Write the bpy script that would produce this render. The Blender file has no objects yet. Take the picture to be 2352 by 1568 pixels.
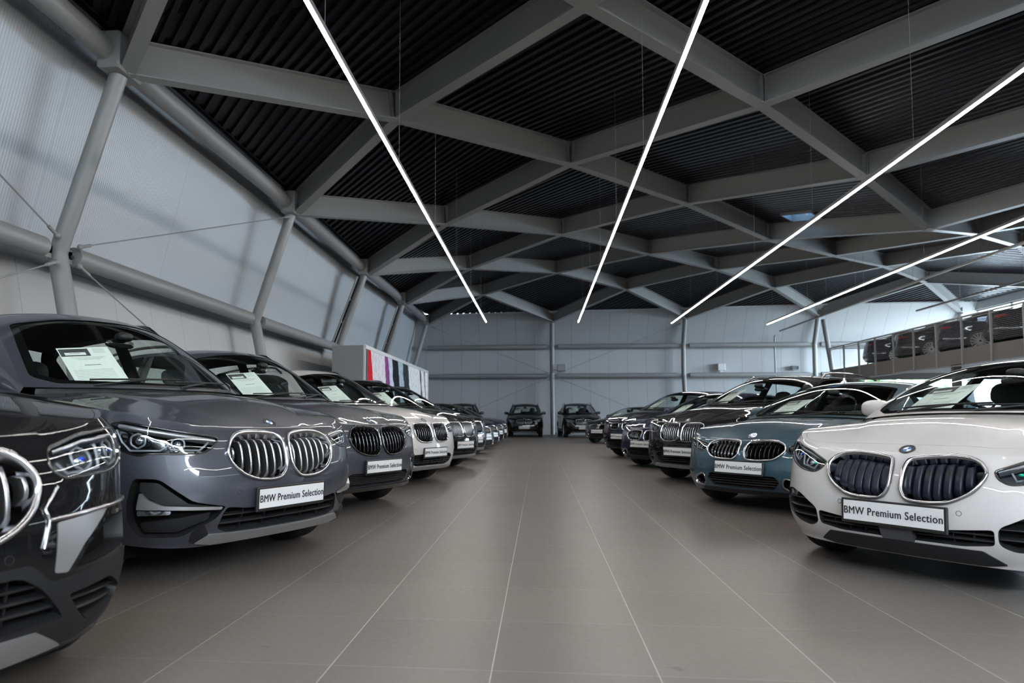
import bpy, math, random
import numpy as np
from mathutils import Vector, Matrix
from mathutils.geometry import delaunay_2d_cdt

SC = bpy.context.scene
COL = SC.collection
random.seed(5)
rng = np.random.default_rng(7)

# ---------------------------------------------------------------- camera
W_PX, H_PX = 2352., 1568.
F_PX = 1540.
cam_d = bpy.data.cameras.new('camera'); cam = bpy.data.objects.new('camera', cam_d); COL.objects.link(cam)
cam_d.sensor_fit = 'HORIZONTAL'; cam_d.sensor_width = 36.0; cam_d.lens = 36.0*F_PX/W_PX
cam_d.shift_x = (W_PX/2-1098.)/W_PX; cam_d.shift_y = (870.-H_PX/2)/W_PX
cam.location = (0, 0, .92)
_yaw = math.atan(142/F_PX); _pit = math.atan(90/math.hypot(F_PX, 142))
cam.rotation_euler = (math.pi/2+_pit, 0, _yaw)
cam_d.clip_start = .05; cam_d.clip_end = 500
cam_d.dof.use_dof = True; cam_d.dof.focus_distance = 4.9; cam_d.dof.aperture_fstop = 2.6
SC.camera = cam

# ---------------------------------------------------------------- view, world, large lights
SC.view_settings.view_transform = 'Standard'; SC.view_settings.look = 'None'; SC.view_settings.gamma = 1
SC.view_settings.exposure = -0.55
SC.cycles.use_denoising = True
SC.cycles.max_bounces = 8; SC.cycles.diffuse_bounces = 4; SC.cycles.glossy_bounces = 4; SC.cycles.transparent_max_bounces = 16
SC.cycles.caustics_reflective = False; SC.cycles.caustics_refractive = False
SC.cycles.sample_clamp_indirect = 4.0
world = bpy.data.worlds.new('sky'); SC.world = world; world.use_nodes = True
_b = world.node_tree.nodes['Background']; _b.inputs[0].default_value = (.76, .88, 1, 1); _b.inputs[1].default_value = 66.0

def portal(name, loc, rot, sx, sy):
    """marks the window openings for the sky light"""
    l = bpy.data.lights.new(name, 'AREA'); l.shape = 'RECTANGLE'; l.size = sx; l.size_y = sy; l.cycles.is_portal = True
    o = bpy.data.objects.new(name, l); COL.objects.link(o); o.location = loc; o.rotation_euler = rot
portal('sky_light_right', (23.3, 31.3, 3.38), (0, math.radians(90), 0), 6.0, 14.4)
# ---------------------------------------------------------------- materials
MATS = {}
def mat(name, col, rough=.5, metal=0., spec=.5, coat=0., emit=None, es=0., crough=.03, ior=None):
    m = bpy.data.materials.new(name); m.use_nodes = True; b = m.node_tree.nodes['Principled BSDF']
    b.inputs['Base Color'].default_value = (*col, 1); b.inputs['Roughness'].default_value = rough; b.inputs['Metallic'].default_value = metal
    b.inputs['Specular IOR Level'].default_value = spec; b.inputs['Coat Weight'].default_value = coat; b.inputs['Coat Roughness'].default_value = crough
    if emit: b.inputs['Emission Color'].default_value = (*emit, 1); b.inputs['Emission Strength'].default_value = es
    MATS[name] = m; return m
def nodes(name): m = MATS[name]; nt = m.node_tree; return nt, nt.nodes, nt.links, nt.nodes['Principled BSDF']

def paint(name, col, metal=.0, rough=.35, flake=True, crough=.02):
    mat(name, col, rough, metal, .5, 1.0, crough=crough)
    nt, N, L, b = nodes(name)
    if flake:
        t = N.new('ShaderNodeTexNoise'); t.inputs['Scale'].default_value = 900; t.inputs['Detail'].default_value = 2
        tc = N.new('ShaderNodeTexCoord'); L.new(tc.outputs['Object'], t.inputs['Vector'])
        r = N.new('ShaderNodeMapRange'); r.inputs[1].default_value = .35; r.inputs[2].default_value = .65; r.inputs[3].default_value = .82; r.inputs[4].default_value = 1.22
        L.new(t.outputs['Fac'], r.inputs[0]); h = N.new('ShaderNodeHueSaturation'); h.inputs['Color'].default_value = (*col, 1)
        L.new(r.outputs[0], h.inputs['Value']); L.new(h.outputs[0], b.inputs['Base Color'])
paint('paint_slate', (.050, .053, .065), .4, .42)
paint('paint_black', (.003, .003, .004), .0, .5, False); MATS['paint_black'].node_tree.nodes['Principled BSDF'].inputs['Specular IOR Level'].default_value = .1
paint('paint_white', (.55, .525, .505), .0, .35, False)
paint('paint_teal', (.032, .074, .10), .45, .4)
paint('paint_navy', (.006, .006, .030), .0, .5)
paint('paint_midnight', (.003, .005, .016), .0, .5)
paint('paint_graphite', (.018, .018, .020), .0, .5)
for _n in ('paint_black', 'paint_navy', 'paint_midnight', 'paint_graphite'): MATS[_n].node_tree.nodes['Principled BSDF'].inputs['Specular IOR Level'].default_value = .08
mat('chrome', (.62, .62, .64), .14, 1.)
mat('satin_silver', (.55, .55, .56), .33, 1.)
mat('alu_plastic', (.42, .42, .42), .38, .75)
mat('gloss_black', (.006, .006, .007), .12, 0, .5, 1.)
mat('black_plastic', (.012, .012, .013), .5, 0, .35)
mat('dark_void', (.004, .004, .004), .8, 0, .1)
mat('rubber', (.014, .014, .014), .7)
mat('blade_blue', (.010, .012, .021), .4, .1, .35)
mat('headliner', (.10, .10, .095), .9)
mat('seat_cloth', (.022, .022, .024), .75)
mat('seat_leather', (.03, .028, .027), .45)
mat('trim_grey', (.25, .25, .24), .7)
mat('plate_white', (.70, .69, .67), .45)
mat('plate_black', (.012, .012, .012), .4)
mat('letter_black', (.02, .02, .025), .5)
mat('emblem_blue', (.03, .16, .42), .3, 0, .5, 1)
mat('emblem_white', (.85, .85, .85), .3, 0, .5, 1)
mat('lamp_grey', (.16, .17, .18), .3, .5)
mat('lamp_lens', (.55, .6, .65), .05, .9)
mat('lamp_ring', (.26, .28, .30), .22, .3)
mat('lamp_blue', (.03, .08, .7), .2, .2)
mat('lamp_green', (.02, .6, .35), .3)
mat('tail_red', (.32, .012, .012), .15, 0, .5, 1)
mat('rim_silver', (.85, .85, .87), .3, .25)
mat('rim_dark', (.03, .03, .032), .3, .5, .5, .5)
mat('paper', (.74, .78, .73), .6)
mat('paper_grey', (.50, .53, .50), .6)
mat('ink', (.10, .10, .10), .6)
mat('sticker_green', (.02, .32, .14), .5)
mat('steel_grey', (.225, .222, .22), .45, .0, .5)
mat('steel_dark', (.05, .05, .055), .5)
mat('mezz_brown', (.125, .11, .10), .6)
mat('box_grey', (.23, .23, .23), .7)
mat('frame_white', (.62, .62, .62), .4)
mat('pvc_white', (.6, .6, .6), .5)
mat('led', (1, 1, 1), .5, emit=(1, .965, .92), es=132.0)
mat('window_frame', (.18, .19, .2), .5)
mat('leaf', (.06, .14, .03), .7)
mat('concrete', (.30, .30, .30), .85)

def glassmat(name, tint, refl=1.0, rough=0.0):
    m = bpy.data.materials.new(name); m.use_nodes = True; nt = m.node_tree; N, L = nt.nodes, nt.links
    for n in list(N): N.remove(n)
    o = N.new('ShaderNodeOutputMaterial'); mx = N.new('ShaderNodeMixShader'); t = N.new('ShaderNodeBsdfTransparent'); g = N.new('ShaderNodeBsdfGlossy'); f = N.new('ShaderNodeLayerWeight'); f.inputs[0].default_value = .5
    t.inputs[0].default_value = (*tint, 1); g.inputs['Roughness'].default_value = rough; g.inputs[0].default_value = (refl, refl, refl, 1)
    pw = N.new('ShaderNodeMath'); pw.operation = 'POWER'; pw.inputs[1].default_value = 5; L.new(f.outputs['Facing'], pw.inputs[0])   # Schlick, same from both sides of the pane
    mm = N.new('ShaderNodeMath'); mm.operation = 'MULTIPLY_ADD'; mm.inputs[1].default_value = .9; mm.inputs[2].default_value = .065; mm.use_clamp = True
    L.new(pw.outputs[0], mm.inputs[0]); L.new(mm.outputs[0], mx.inputs[0]); L.new(t.outputs[0], mx.inputs[1]); L.new(g.outputs[0], mx.inputs[2]); L.new(mx.outputs[0], o.inputs[0]); MATS[name] = m
glassmat('glass', (.90, .95, .93)); glassmat('glass_dark', (.10, .11, .12)); glassmat('glass_clear', (.93, .95, .96)); glassmat('glass_window', (.9, .97, 1.)); glassmat('sky_pane', (.035, .06, .085))

# floor: 60 cm stoneware tiles with pale thin joints, slightly glossy
mat('floor_tiles', (.12, .11, .105), .42, 0, .4); nt, N, L, b = nodes('floor_tiles')
tc = N.new('ShaderNodeTexCoord'); sep = N.new('ShaderNodeSeparateXYZ'); L.new(tc.outputs['Object'], sep.inputs[0])
def joint(src, off):
    a = N.new('ShaderNodeMath'); a.operation = 'ADD'; a.inputs[1].default_value = off; L.new(src, a.inputs[0])
    d = N.new('ShaderNodeMath'); d.operation = 'PINGPONG'; d.inputs[1].default_value = .30; L.new(a.outputs[0], d.inputs[0]); return d
jx = joint(sep.outputs[0], -.42+60); jy = joint(sep.outputs[1], -.10+60)
def less(n, v, amt):
    m_ = N.new('ShaderNodeMapRange'); m_.inputs[1].default_value = v*.55; m_.inputs[2].default_value = v*1.3; m_.inputs[3].default_value = amt; m_.inputs[4].default_value = 0; L.new(n.outputs[0], m_.inputs[0]); return m_
lx = less(jx, .0022, .75); ly = less(jy, .0018, .28)
mxj = N.new('ShaderNodeMath'); mxj.operation = 'MAXIMUM'; L.new(lx.outputs[0], mxj.inputs[0]); L.new(ly.outputs[0], mxj.inputs[1])
ns = N.new('ShaderNodeTexNoise'); ns.inputs['Scale'].default_value = 1.1; ns.inputs['Detail'].default_value = 5; L.new(tc.outputs['Object'], ns.inputs['Vector'])
fl = N.new('ShaderNodeVectorMath'); fl.operation = 'FLOOR'; sc_ = N.new('ShaderNodeVectorMath'); sc_.operation = 'MULTIPLY_ADD'; sc_.inputs[1].default_value = (1/.6, 1/.6, 0); sc_.inputs[2].default_value = (-.42/.6, -.10/.6, 0)
L.new(tc.outputs['Object'], sc_.inputs[0]); L.new(sc_.outputs[0], fl.inputs[0]); wn = N.new('ShaderNodeTexWhiteNoise'); L.new(fl.outputs[0], wn.inputs['Vector'])
ad = N.new('ShaderNodeMath'); ad.operation = 'MULTIPLY_ADD'; ad.inputs[1].default_value = .35; L.new(wn.outputs['Value'], ad.inputs[0]); L.new(ns.outputs['Fac'], ad.inputs[2])
rp = N.new('ShaderNodeValToRGB'); rp.color_ramp.elements[0].position = .3; rp.color_ramp.elements[0].color = (.135, .118, .107, 1); rp.color_ramp.elements[1].position = 1.0; rp.color_ramp.elements[1].color = (.168, .147, .134, 1)
L.new(ad.outputs[0], rp.inputs[0]); mc = N.new('ShaderNodeMix'); mc.data_type = 'RGBA'; L.new(mxj.outputs[0], mc.inputs[0]); L.new(rp.outputs[0], mc.inputs[6]); mc.inputs[7].default_value = (.5, .46, .42, 1)
# a few rubber scuffs on the tiles
_last = mc.outputs[2]
for (sx_, sy_, rx_, ry_) in ((.497, 2.58, .045, .03), (-1.105, 2.67, .05, .018)):
    mp_ = N.new('ShaderNodeMapping'); mp_.inputs['Scale'].default_value = (1/rx_, 1/ry_, 0); mp_.inputs['Location'].default_value = (-sx_/rx_, -sy_/ry_, 0); L.new(tc.outputs['Object'], mp_.inputs[0])
    ln_ = N.new('ShaderNodeVectorMath'); ln_.operation = 'LENGTH'; L.new(mp_.outputs[0], ln_.inputs[0]); n_ = N.new('ShaderNodeTexNoise'); n_.inputs['Scale'].default_value = 45; n_.inputs['Detail'].default_value = 4; L.new(tc.outputs['Object'], n_.inputs['Vector'])
    a_ = N.new('ShaderNodeMath'); a_.operation = 'MULTIPLY_ADD'; a_.inputs[1].default_value = 2.6; L.new(n_.outputs['Fac'], a_.inputs[0]); L.new(ln_.outputs['Value'], a_.inputs[2])
    r_ = N.new('ShaderNodeMapRange'); r_.inputs[1].default_value = 1.3; r_.inputs[2].default_value = 2.1; r_.inputs[3].default_value = .55; r_.inputs[4].default_value = 0; L.new(a_.outputs[0], r_.inputs[0])
    m2_ = N.new('ShaderNodeMix'); m2_.data_type = 'RGBA'; L.new(r_.outputs[0], m2_.inputs[0]); L.new(_last, m2_.inputs[6]); m2_.inputs[7].default_value = (.05, .043, .04, 1); _last = m2_.outputs[2]
L.new(_last, b.inputs['Base Color'])
sp = N.new('ShaderNodeTexNoise'); sp.inputs['Scale'].default_value = 35; sp.inputs['Detail'].default_value = 4; L.new(tc.outputs['Object'], sp.inputs['Vector'])
rr = N.new('ShaderNodeMapRange'); rr.inputs[3].default_value = .30; rr.inputs[4].default_value = .46; L.new(sp.outputs['Fac'], rr.inputs[0]); L.new(rr.outputs[0], b.inputs['Roughness'])
bp = N.new('ShaderNodeBump'); bp.inputs['Strength'].default_value = .25; bp.inputs['Distance'].default_value = .003; inv_ = N.new('ShaderNodeMath'); inv_.operation = 'SUBTRACT'; inv_.inputs[0].default_value = 1; L.new(mxj.outputs[0], inv_.inputs[1]); L.new(inv_.outputs[0], bp.inputs['Height']); L.new(bp.outputs[0], b.inputs['Normal'])

def panelmat(name, c1, axis, w, fine=0., seam=.5, rough=.45, off=0.):
    """sandwich wall panels: width w along axis, thin dark joints, optional fine ribs"""
    mat(name, c1, rough); nt, N, L, b = nodes(name)
    tc = N.new('ShaderNodeTexCoord'); sep = N.new('ShaderNodeSeparateXYZ'); L.new(tc.outputs['Object'], sep.inputs[0]); src = sep.outputs[axis]
    a = N.new('ShaderNodeMath'); a.operation = 'ADD'; a.inputs[1].default_value = 100*w+off; L.new(src, a.inputs[0])
    d = N.new('ShaderNodeMath'); d.operation = 'PINGPONG'; d.inputs[1].default_value = w/2; L.new(a.outputs[0], d.inputs[0])
    m_ = N.new('ShaderNodeMapRange'); m_.inputs[1].default_value = .003; m_.inputs[2].default_value = .012; m_.inputs[3].default_value = seam; m_.inputs[4].default_value = 0; L.new(d.outputs[0], m_.inputs[0])
    ns = N.new('ShaderNodeTexNoise'); ns.inputs['Scale'].default_value = .6; ns.inputs['Detail'].default_value = 3; L.new(tc.outputs['Object'], ns.inputs['Vector'])
    hv = N.new('ShaderNodeMapRange'); hv.inputs[3].default_value = .94; hv.inputs[4].default_value = 1.06; L.new(ns.outputs['Fac'], hv.inputs[0]); hs = N.new('ShaderNodeHueSaturation'); hs.inputs['Color'].default_value = (*c1, 1); L.new(hv.outputs[0], hs.inputs['Value'])
    mc = N.new('ShaderNodeMix'); mc.data_type = 'RGBA'; L.new(m_.outputs[0], mc.inputs[0]); L.new(hs.outputs[0], mc.inputs[6]); mc.inputs[7].default_value = (c1[0]*.25, c1[1]*.25, c1[2]*.25, 1); L.new(mc.outputs[2], b.inputs['Base Color'])
    if fine:
        s_ = N.new('ShaderNodeMath'); s_.operation = 'MULTIPLY'; s_.inputs[1].default_value = 2*math.pi/fine; L.new(src, s_.inputs[0]); sn = N.new('ShaderNodeMath'); sn.operation = 'SINE'; L.new(s_.outputs[0], sn.inputs[0])
        bp = N.new('ShaderNodeBump'); bp.inputs['Strength'].default_value = .35; bp.inputs['Distance'].default_value = .004; L.new(sn.outputs[0], bp.inputs['Height']); L.new(bp.outputs[0], b.inputs['Normal'])
panelmat('wall_upper', (.43, .455, .48), 1, 3.5, .05, .35, .42, 1.2)
panelmat('wall_lower', (.43, .42, .41), 1, 1.15, 0, .45, .5)
panelmat('wall_back', (.40, .405, .41), 0, 1.05, 0, .75, .42, .3)
mat('deck', (.012, .012, .016), .32, .6, .5)
# illuminated picture on the display wall (a lightbox print: colour fields of a street scene)
m = bpy.data.materials.new('lightbox_print'); m.use_nodes = True; MATS['lightbox_print'] = m
nt = m.node_tree; N, L = nt.nodes, nt.links
for n in list(N): N.remove(n)
o = N.new('ShaderNodeOutputMaterial'); e = N.new('ShaderNodeEmission'); e.inputs[1].default_value = .95; L.new(e.outputs[0], o.inputs[0])
tc = N.new('ShaderNodeTexCoord'); mp = N.new('ShaderNodeSeparateXYZ'); L.new(tc.outputs['Object'], mp.inputs[0])
ns = N.new('ShaderNodeTexNoise'); ns.inputs['Scale'].default_value = 2.2; ns.inputs['Detail'].default_value = 6; L.new(tc.outputs['Object'], ns.inputs['Vector'])
# slanted bands: coordinate = y + .35*z + noise
k1 = N.new('ShaderNodeMath'); k1.operation = 'MULTIPLY_ADD'; k1.inputs[1].default_value = .35; L.new(mp.outputs[2], k1.inputs[0]); L.new(mp.outputs[1], k1.inputs[2])
k2 = N.new('ShaderNodeMath'); k2.operation = 'MULTIPLY_ADD'; k2.inputs[1].default_value = .5; L.new(ns.outputs['Fac'], k2.inputs[0]); L.new(k1.outputs[0], k2.inputs[2])
mr = N.new('ShaderNodeMapRange'); mr.inputs[1].default_value = -5.1; mr.inputs[2].default_value = 6.9; L.new(k2.outputs[0], mr.inputs[0])
rp = N.new('ShaderNodeValToRGB'); cr = rp.color_ramp; cr.interpolation = 'CONSTANT'
st = [(0, (.06, .06, .07)), (.035, (.75, .04, .06)), (.10, (.85, .88, .98)), (.26, (.30, .10, .33)), (.31, (.7, .8, 1)), (.36, (.03, .04, .05)), (.45, (.45, .62, .75)), (.52, (.05, .07, .08)), (.62, (.80, .90, 1)), (.84, (.10, .09, .11)), (.87, (.85, .93, 1)), (.93, (.12, .14, .18)), (.95, (.85, .9, 1))]
cr.elements[0].position = st[0][0]; cr.elements[0].color = (*st[0][1], 1); cr.elements[1].position = st[1][0]; cr.elements[1].color = (*st[1][1], 1)
for p_, c_ in st[2:]: q_ = cr.elements.new(p_); q_.color = (*c_, 1)
L.new(mr.outputs[0], rp.inputs[0])
n2 = N.new('ShaderNodeTexNoise'); n2.inputs['Scale'].default_value = 5; n2.inputs['Detail'].default_value = 8; L.new(tc.outputs['Object'], n2.inputs['Vector'])
r2 = N.new('ShaderNodeMapRange'); r2.inputs[1].default_value = .40; r2.inputs[2].default_value = .5; r2.inputs[3].default_value = .8; r2.inputs[4].default_value = 1.0; L.new(n2.outputs['Fac'], r2.inputs[0])
mu = N.new('ShaderNodeMix'); mu.data_type = 'RGBA'; mu.blend_type = 'MULTIPLY'; mu.inputs[0].default_value = 1; L.new(rp.outputs[0], mu.inputs[6]); L.new(r2.outputs[0], mu.inputs[7]); L.new(mu.outputs[2], e.inputs[0])
# wire mesh infill of the mezzanine railing
def meshmat(name, pitch, wire):
    mat(name, (.22, .22, .23), .5); nt, N, L, b = nodes(name); tc = N.new('ShaderNodeTexCoord'); sep = N.new('ShaderNodeSeparateXYZ'); L.new(tc.outputs['Object'], sep.inputs[0]); outs = []
    for ax in (1, 2):
        d = N.new('ShaderNodeMath'); d.operation = 'PINGPONG'; d.inputs[1].default_value = pitch/2; L.new(sep.outputs[ax], d.inputs[0]); c = N.new('ShaderNodeMath'); c.operation = 'LESS_THAN'; c.inputs[1].default_value = wire; L.new(d.outputs[0], c.inputs[0]); outs.append(c)
    mx = N.new('ShaderNodeMath'); mx.operation = 'MAXIMUM'; L.new(outs[0].outputs[0], mx.inputs[0]); L.new(outs[1].outputs[0], mx.inputs[1]); L.new(mx.outputs[0], b.inputs['Alpha'])
meshmat('wire_mesh', .05, .0022)
# ---------------------------------------------------------------- car surfaces (pure maths)
class Spl:
    """natural cubic spline through points, any dimension"""
    def __init__(s, t, y):
        s.t = np.asarray(t, float); y = np.asarray(y, float)
        s.one = y.ndim == 1
        s.y = y[:, None] if s.one else y
        n = len(s.t); h = np.diff(s.t)
        A = np.zeros((n, n)); r = np.zeros((n, s.y.shape[1])); A[0, 0] = A[-1, -1] = 1
        for i in range(1, n - 1):
            A[i, i-1] = h[i-1]; A[i, i] = 2*(h[i-1]+h[i]); A[i, i+1] = h[i]
            r[i] = 3*((s.y[i+1]-s.y[i])/h[i]-(s.y[i]-s.y[i-1])/h[i-1])
        s.c = np.linalg.solve(A, r)
        s.b = (s.y[1:]-s.y[:-1])/h[:, None]-h[:, None]*(2*s.c[:-1]+s.c[1:])/3
        s.d = (s.c[1:]-s.c[:-1])/(3*h[:, None])
    def __call__(s, x):
        x = np.asarray(x, float)
        i = np.clip(np.searchsorted(s.t, x)-1, 0, len(s.t)-2)
        d = (np.clip(x, s.t[0], s.t[-1])-s.t[i])[..., None]
        v = s.y[i]+d*(s.b[i]+d*(s.c[i]+d*s.d[i]))
        return v[..., 0] if s.one else v

def chord(p):
    p = np.asarray(p, float); return np.concatenate([[0], np.cumsum(np.linalg.norm(np.diff(p, axis=0), axis=1))])

class Lin:
    def __init__(s, t, y): s.t = np.asarray(t, float); s.y = np.asarray(y, float)
    def __call__(s, x): return np.interp(x, s.t, s.y)

class CarShape:
    """All surfaces of one car body. x forward (nose at 0), y to the car's left, z up."""
    def __init__(s, d):
        s.d = d; hw = d['W']/2; L = d['L']; s.hw = hw; s.L = L
        nr = d.get('nose', 1.0)
        B = [(0, 0), (-.012*nr, .26), (-.05*nr, .50), (-.13*nr, .68), (-.27*nr, .81*hw/.91), (-.47, .875*hw/.91), (-.85, hw), (-1.5, hw-.008), (-2.3, hw),
             (-L+1.3, hw+.002), (-L+.85, hw), (-L+.45, hw-.05), (-L+.17, hw-.17), (-L+.05, hw-.38), (-L+.008, .25), (-L, 0)]
        s.B = np.array(B, float); t = chord(s.B); k = 3
        mb_ = s.B[1:k+1][::-1]*[1, -1]; me_ = s.B[-k-1:-1][::-1]*[1, -1]
        sp = Spl(np.concatenate([-t[1:k+1][::-1], t, 2*t[-1]-t[-k-1:-1][::-1]]), np.concatenate([mb_, s.B, me_]))
        # arc length parametrisation
        tt = np.linspace(0, t[-1], 1500); pp = sp(tt); a = chord(pp)
        s.A = a[-1]; ta = a[::25].tolist()+([a[-1]] if (len(a)-1) % 25 else []); tp = pp[::25].tolist()+([pp[-1].tolist()] if (len(a)-1) % 25 else [])
        ta = [-ta[2], -ta[1]]+ta; tp = [[tp[2][0], -tp[2][1]], [tp[1][0], -tp[1][1]]]+tp; s._bt = Spl(ta, tp)
        s.af = np.interp(t, tt, a)            # arc length of each control column
        s.xs = pp[:, 0]; s.aa = a
        af = s.af
        def attr(name, sm=True):
            v = d[name]; xs = [q[0] for q in v]
            # given as (column index, value)
            return Lin([af[int(round(q[0]))] for q in v], [q[1] for q in v]) if not sm else Spl([-af[int(round(q[0]))] for q in v[1:3][::-1]]+[af[int(round(q[0]))] for q in v], [q[1] for q in v[1:3][::-1]]+[q[1] for q in v])
        s.zb = attr('zb'); s.zt = attr('zt')
        s.pf = Spl(*zip(*d['pf'])); s.ps = Spl(*zip(*d['ps'])); s.pr = Spl(*zip(*d['pr']))
        s.wf = Lin([0, af[2], af[5]], [1, 1, 0]); s.wr = Lin([af[10], af[12], s.A], [0, 1, 1])
        s.creases = d.get('creases', [])
        # cowl / wheel arc positions
        s.a_cowl = s.a_at(d['xw'])
        s.a_c = af[d.get('cc', 3)]
        xw, zc, xc = d['xw'], d['zc'], d['xc']
        K = d['K']; R = d['R']
        s.K = Spl(d['Kt'], K); s.R = Spl(d['Kt'], R)
        k0 = s.band(0.0, s.zt(0.0)); s.k0 = k0
        hk = d.get('hoodk', .03)
        P = np.array([[k0[0], 0, k0[2]], [k0[0]-.10, 0, k0[2]+hk], [(k0[0]+xc)/2, 0, k0[2]+(zc-k0[2])*.62+.012], [xc+.12, 0, zc-.02], [xc, 0, zc]])
        s.Kh = Spl(chord(P)/chord(P)[-1], P)
    def a_at(s, x, side=True):
        m = (s.aa > s.af[4]) & (s.aa < s.af[11]); return float(np.interp(-x, -s.xs[m], s.aa[m]))
    def base(s, a): return s._bt(a)
    def inset(s, a, t):
        w = s.wf(a); wr = s.wr(a)
        v = s.pf(t)*w+s.ps(t)*(1-w-wr)+s.pr(t)*wr
        return v
    def band(s, a, z):
        """point of the side band: a = length along the plan outline from the nose, z = height"""
        a = np.asarray(a, float); z = np.asarray(z, float)
        sg = np.sign(a)+(a == 0); aa = np.abs(a)
        b = s.base(aa); e = 2e-3
        tg = s.base(np.clip(aa+e, 0, s.A))-s.base(np.clip(aa-e, -s.A, s.A)); ln = np.linalg.norm(tg, axis=-1)[..., None]; tg = tg/ln
        n = np.stack([-tg[..., 1]*-1, tg[..., 0]*-1], -1)   # outward
        zb = s.zb(aa); zt = s.zt(aa); t = (z-zb)/(zt-zb)
        ins = s.inset(aa, t)
        for (a0, a1, z0, z1, amp, wd) in s.creases:
            # a raised line from (a0,z0) to (a1,z1)
            da, dz = a1-a0, z1-z0; q = np.clip(((aa-a0)*da+(z-z0)*dz)/(da*da+dz*dz), 0, 1)
            dist = np.hypot(aa-a0-q*da, z-z0-q*dz); ins = ins-amp*np.exp(-(dist/wd)**2)
        p = b-n*ins[..., None]
        y = p[..., 1]*np.minimum(1, 1)
        return np.stack([p[..., 0], y*sg, z+0*aa], -1)
    def top(s, a):
        return s.band(a, s.zt(np.abs(a)))
    def hood(s, sq, q):
        """s 0 front .. 1 cowl ; q -1..1 across"""
        u = np.asarray(sq, float); q = np.asarray(q, float); sg = np.sign(q)+(q == 0); q = np.abs(q)
        F = s.top(q*s.a_c); F = np.stack([F[..., 0], np.abs(F[..., 1]), F[..., 2]], -1)
        E = s.top(s.a_c+(s.a_cowl-s.a_c)*u); E1 = s.top(np.array(s.a_cowl)); E0 = s.top(np.array(s.a_c))
        Kc = s.Kh(u); K1 = s.Kh(np.array(1.)); K0 = s.Kh(np.array(0.))
        T = np.stack([K1[0]+(E1[0]-K1[0])*q**2.3, E1[1]*q, K1[2]+(E1[2]-K1[2])*q**2.2], -1)
        q_ = q[..., None]; u_ = u[..., None]
        lin = (1-u_)*((1-q_)*K0+q_*E0)+u_*((1-q_)*K1+q_*E1)
        P = (1-u_)*F+u_*T+(1-q_)*Kc+q_*E-lin
        # power dome crease
        dm = s.d.get('dome', (.30, .62, .010)); yc = dm[0]+(dm[1]-dm[0])*u
        g = 1/(1+np.exp(np.clip((np.abs(P[..., 1])-yc)/.014, -30, 30)))
        P[..., 2] += dm[2]*g*np.clip(u*6, 0, 1)*np.clip((1-u)*8, 0, 1)
        crown = s.d.get('crown', .02)*(1-q**2)*np.sin(np.pi*np.clip(u, 0, 1))*.5
        P[..., 2] += crown
        P[..., 1] *= sg
        return P
    def upper(s, t, q):
        t = np.asarray(t, float); q = np.asarray(q, float); sg = np.sign(q)+(q == 0); q = np.abs(q)
        K = s.K(t); R = s.R(t)
        x = K[..., 0]+(R[..., 0]-K[..., 0])*q**2.0
        z = K[..., 2]+(R[..., 2]-K[..., 2])*q**2.4
        return np.stack([x, R[..., 1]*q*sg, z], -1)
    def side(s, t, v, sgn=1):
        """side of the cabin: t follows the roof rail parameter, v 0 belt .. 1 rail"""
        t = np.asarray(t, float); v = np.asarray(v, float)
        R = s.R(t)
        x0, x1 = s.d['belt']              # belt span mapped to t range
        tm = s.d['tm']
        a = s.a_cowl+(s.a_at(x1)-s.a_cowl)*np.interp(t, tm[0], tm[1])
        G = s.top(a)
        P = G+(R-G)*v[..., None]
        P[..., 1] += .03*np.sin(np.pi*v)*np.interp(t, [0, .8], [0, 1])
        P[..., 1] *= sgn
        return P

def fnormal(f, u, v, e=2e-3):
    a = f(u+e, v)-f(u-e, v); b = f(u, v+e)-f(u, v-e)
    n = np.cross(a, b); return n/np.maximum(np.linalg.norm(n, axis=-1), 1e-9)[..., None]
PF_SUV = [(0, .10), (.12, .045), (.3, .005), (.45, .0), (.6, .01), (.75, .035), (.9, .075), (1, .14)]
PS_SUV = [(0, .05), (.15, .012), (.4, .0), (.62, .012), (.8, .004), (.93, .02), (1, .055)]
PR_SUV = [(0, .08), (.2, .0), (.45, .01), (.6, .04), (.8, .07), (1, .12)]
def shape_suv(**k):
    d = dict(L=4.45, W=1.82, nose=1.0,
        zb=[(0, .215), (3, .215), (5, .25), (7, .28), (9, .29), (12, .30), (15, .30)],
        zt=[(0, .865), (2, .875), (3, .895), (5, .955), (6, .985), (7, 1.03), (8, 1.06), (9, 1.10), (10, 1.13), (12, 1.13), (15, 1.12)],
        pf=PF_SUV, ps=PS_SUV, pr=PR_SUV, xw=-1.22, xc=-.93, zc=1.06, cc=3, wheels=(-.83, -3.50), wr=.345,
        Kt=[0, .5, 1, 1.6, 2.3, 3, 3.7, 4],
        K=[(-.98, 0, 1.075), (-1.38, 0, 1.33), (-1.80, 0, 1.535), (-2.3, 0, 1.60), (-3.0, 0, 1.60), (-3.85, 0, 1.53), (-4.17, 0, 1.28), (-4.36, 0, 1.12)],
        R=[(-1.18, .80, 1.04), (-1.56, .735, 1.28), (-1.98, .645, 1.475), (-2.4, .61, 1.535), (-3.0, .605, 1.535), (-3.75, .58, 1.47), (-4.0, .66, 1.27), (-4.15, .74, 1.13)],
        belt=(-1.22, -4.05), tm=([0, .5, 1, 1.6, 2.3, 3, 3.7, 4], [0, .13, .28, .43, .63, .88, .96, 1]))
    d.update(k); return d
PF_CAR = [(0, .09), (.12, .04), (.3, .0), (.5, .0), (.7, .03), (.85, .075), (1, .15)]
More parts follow.
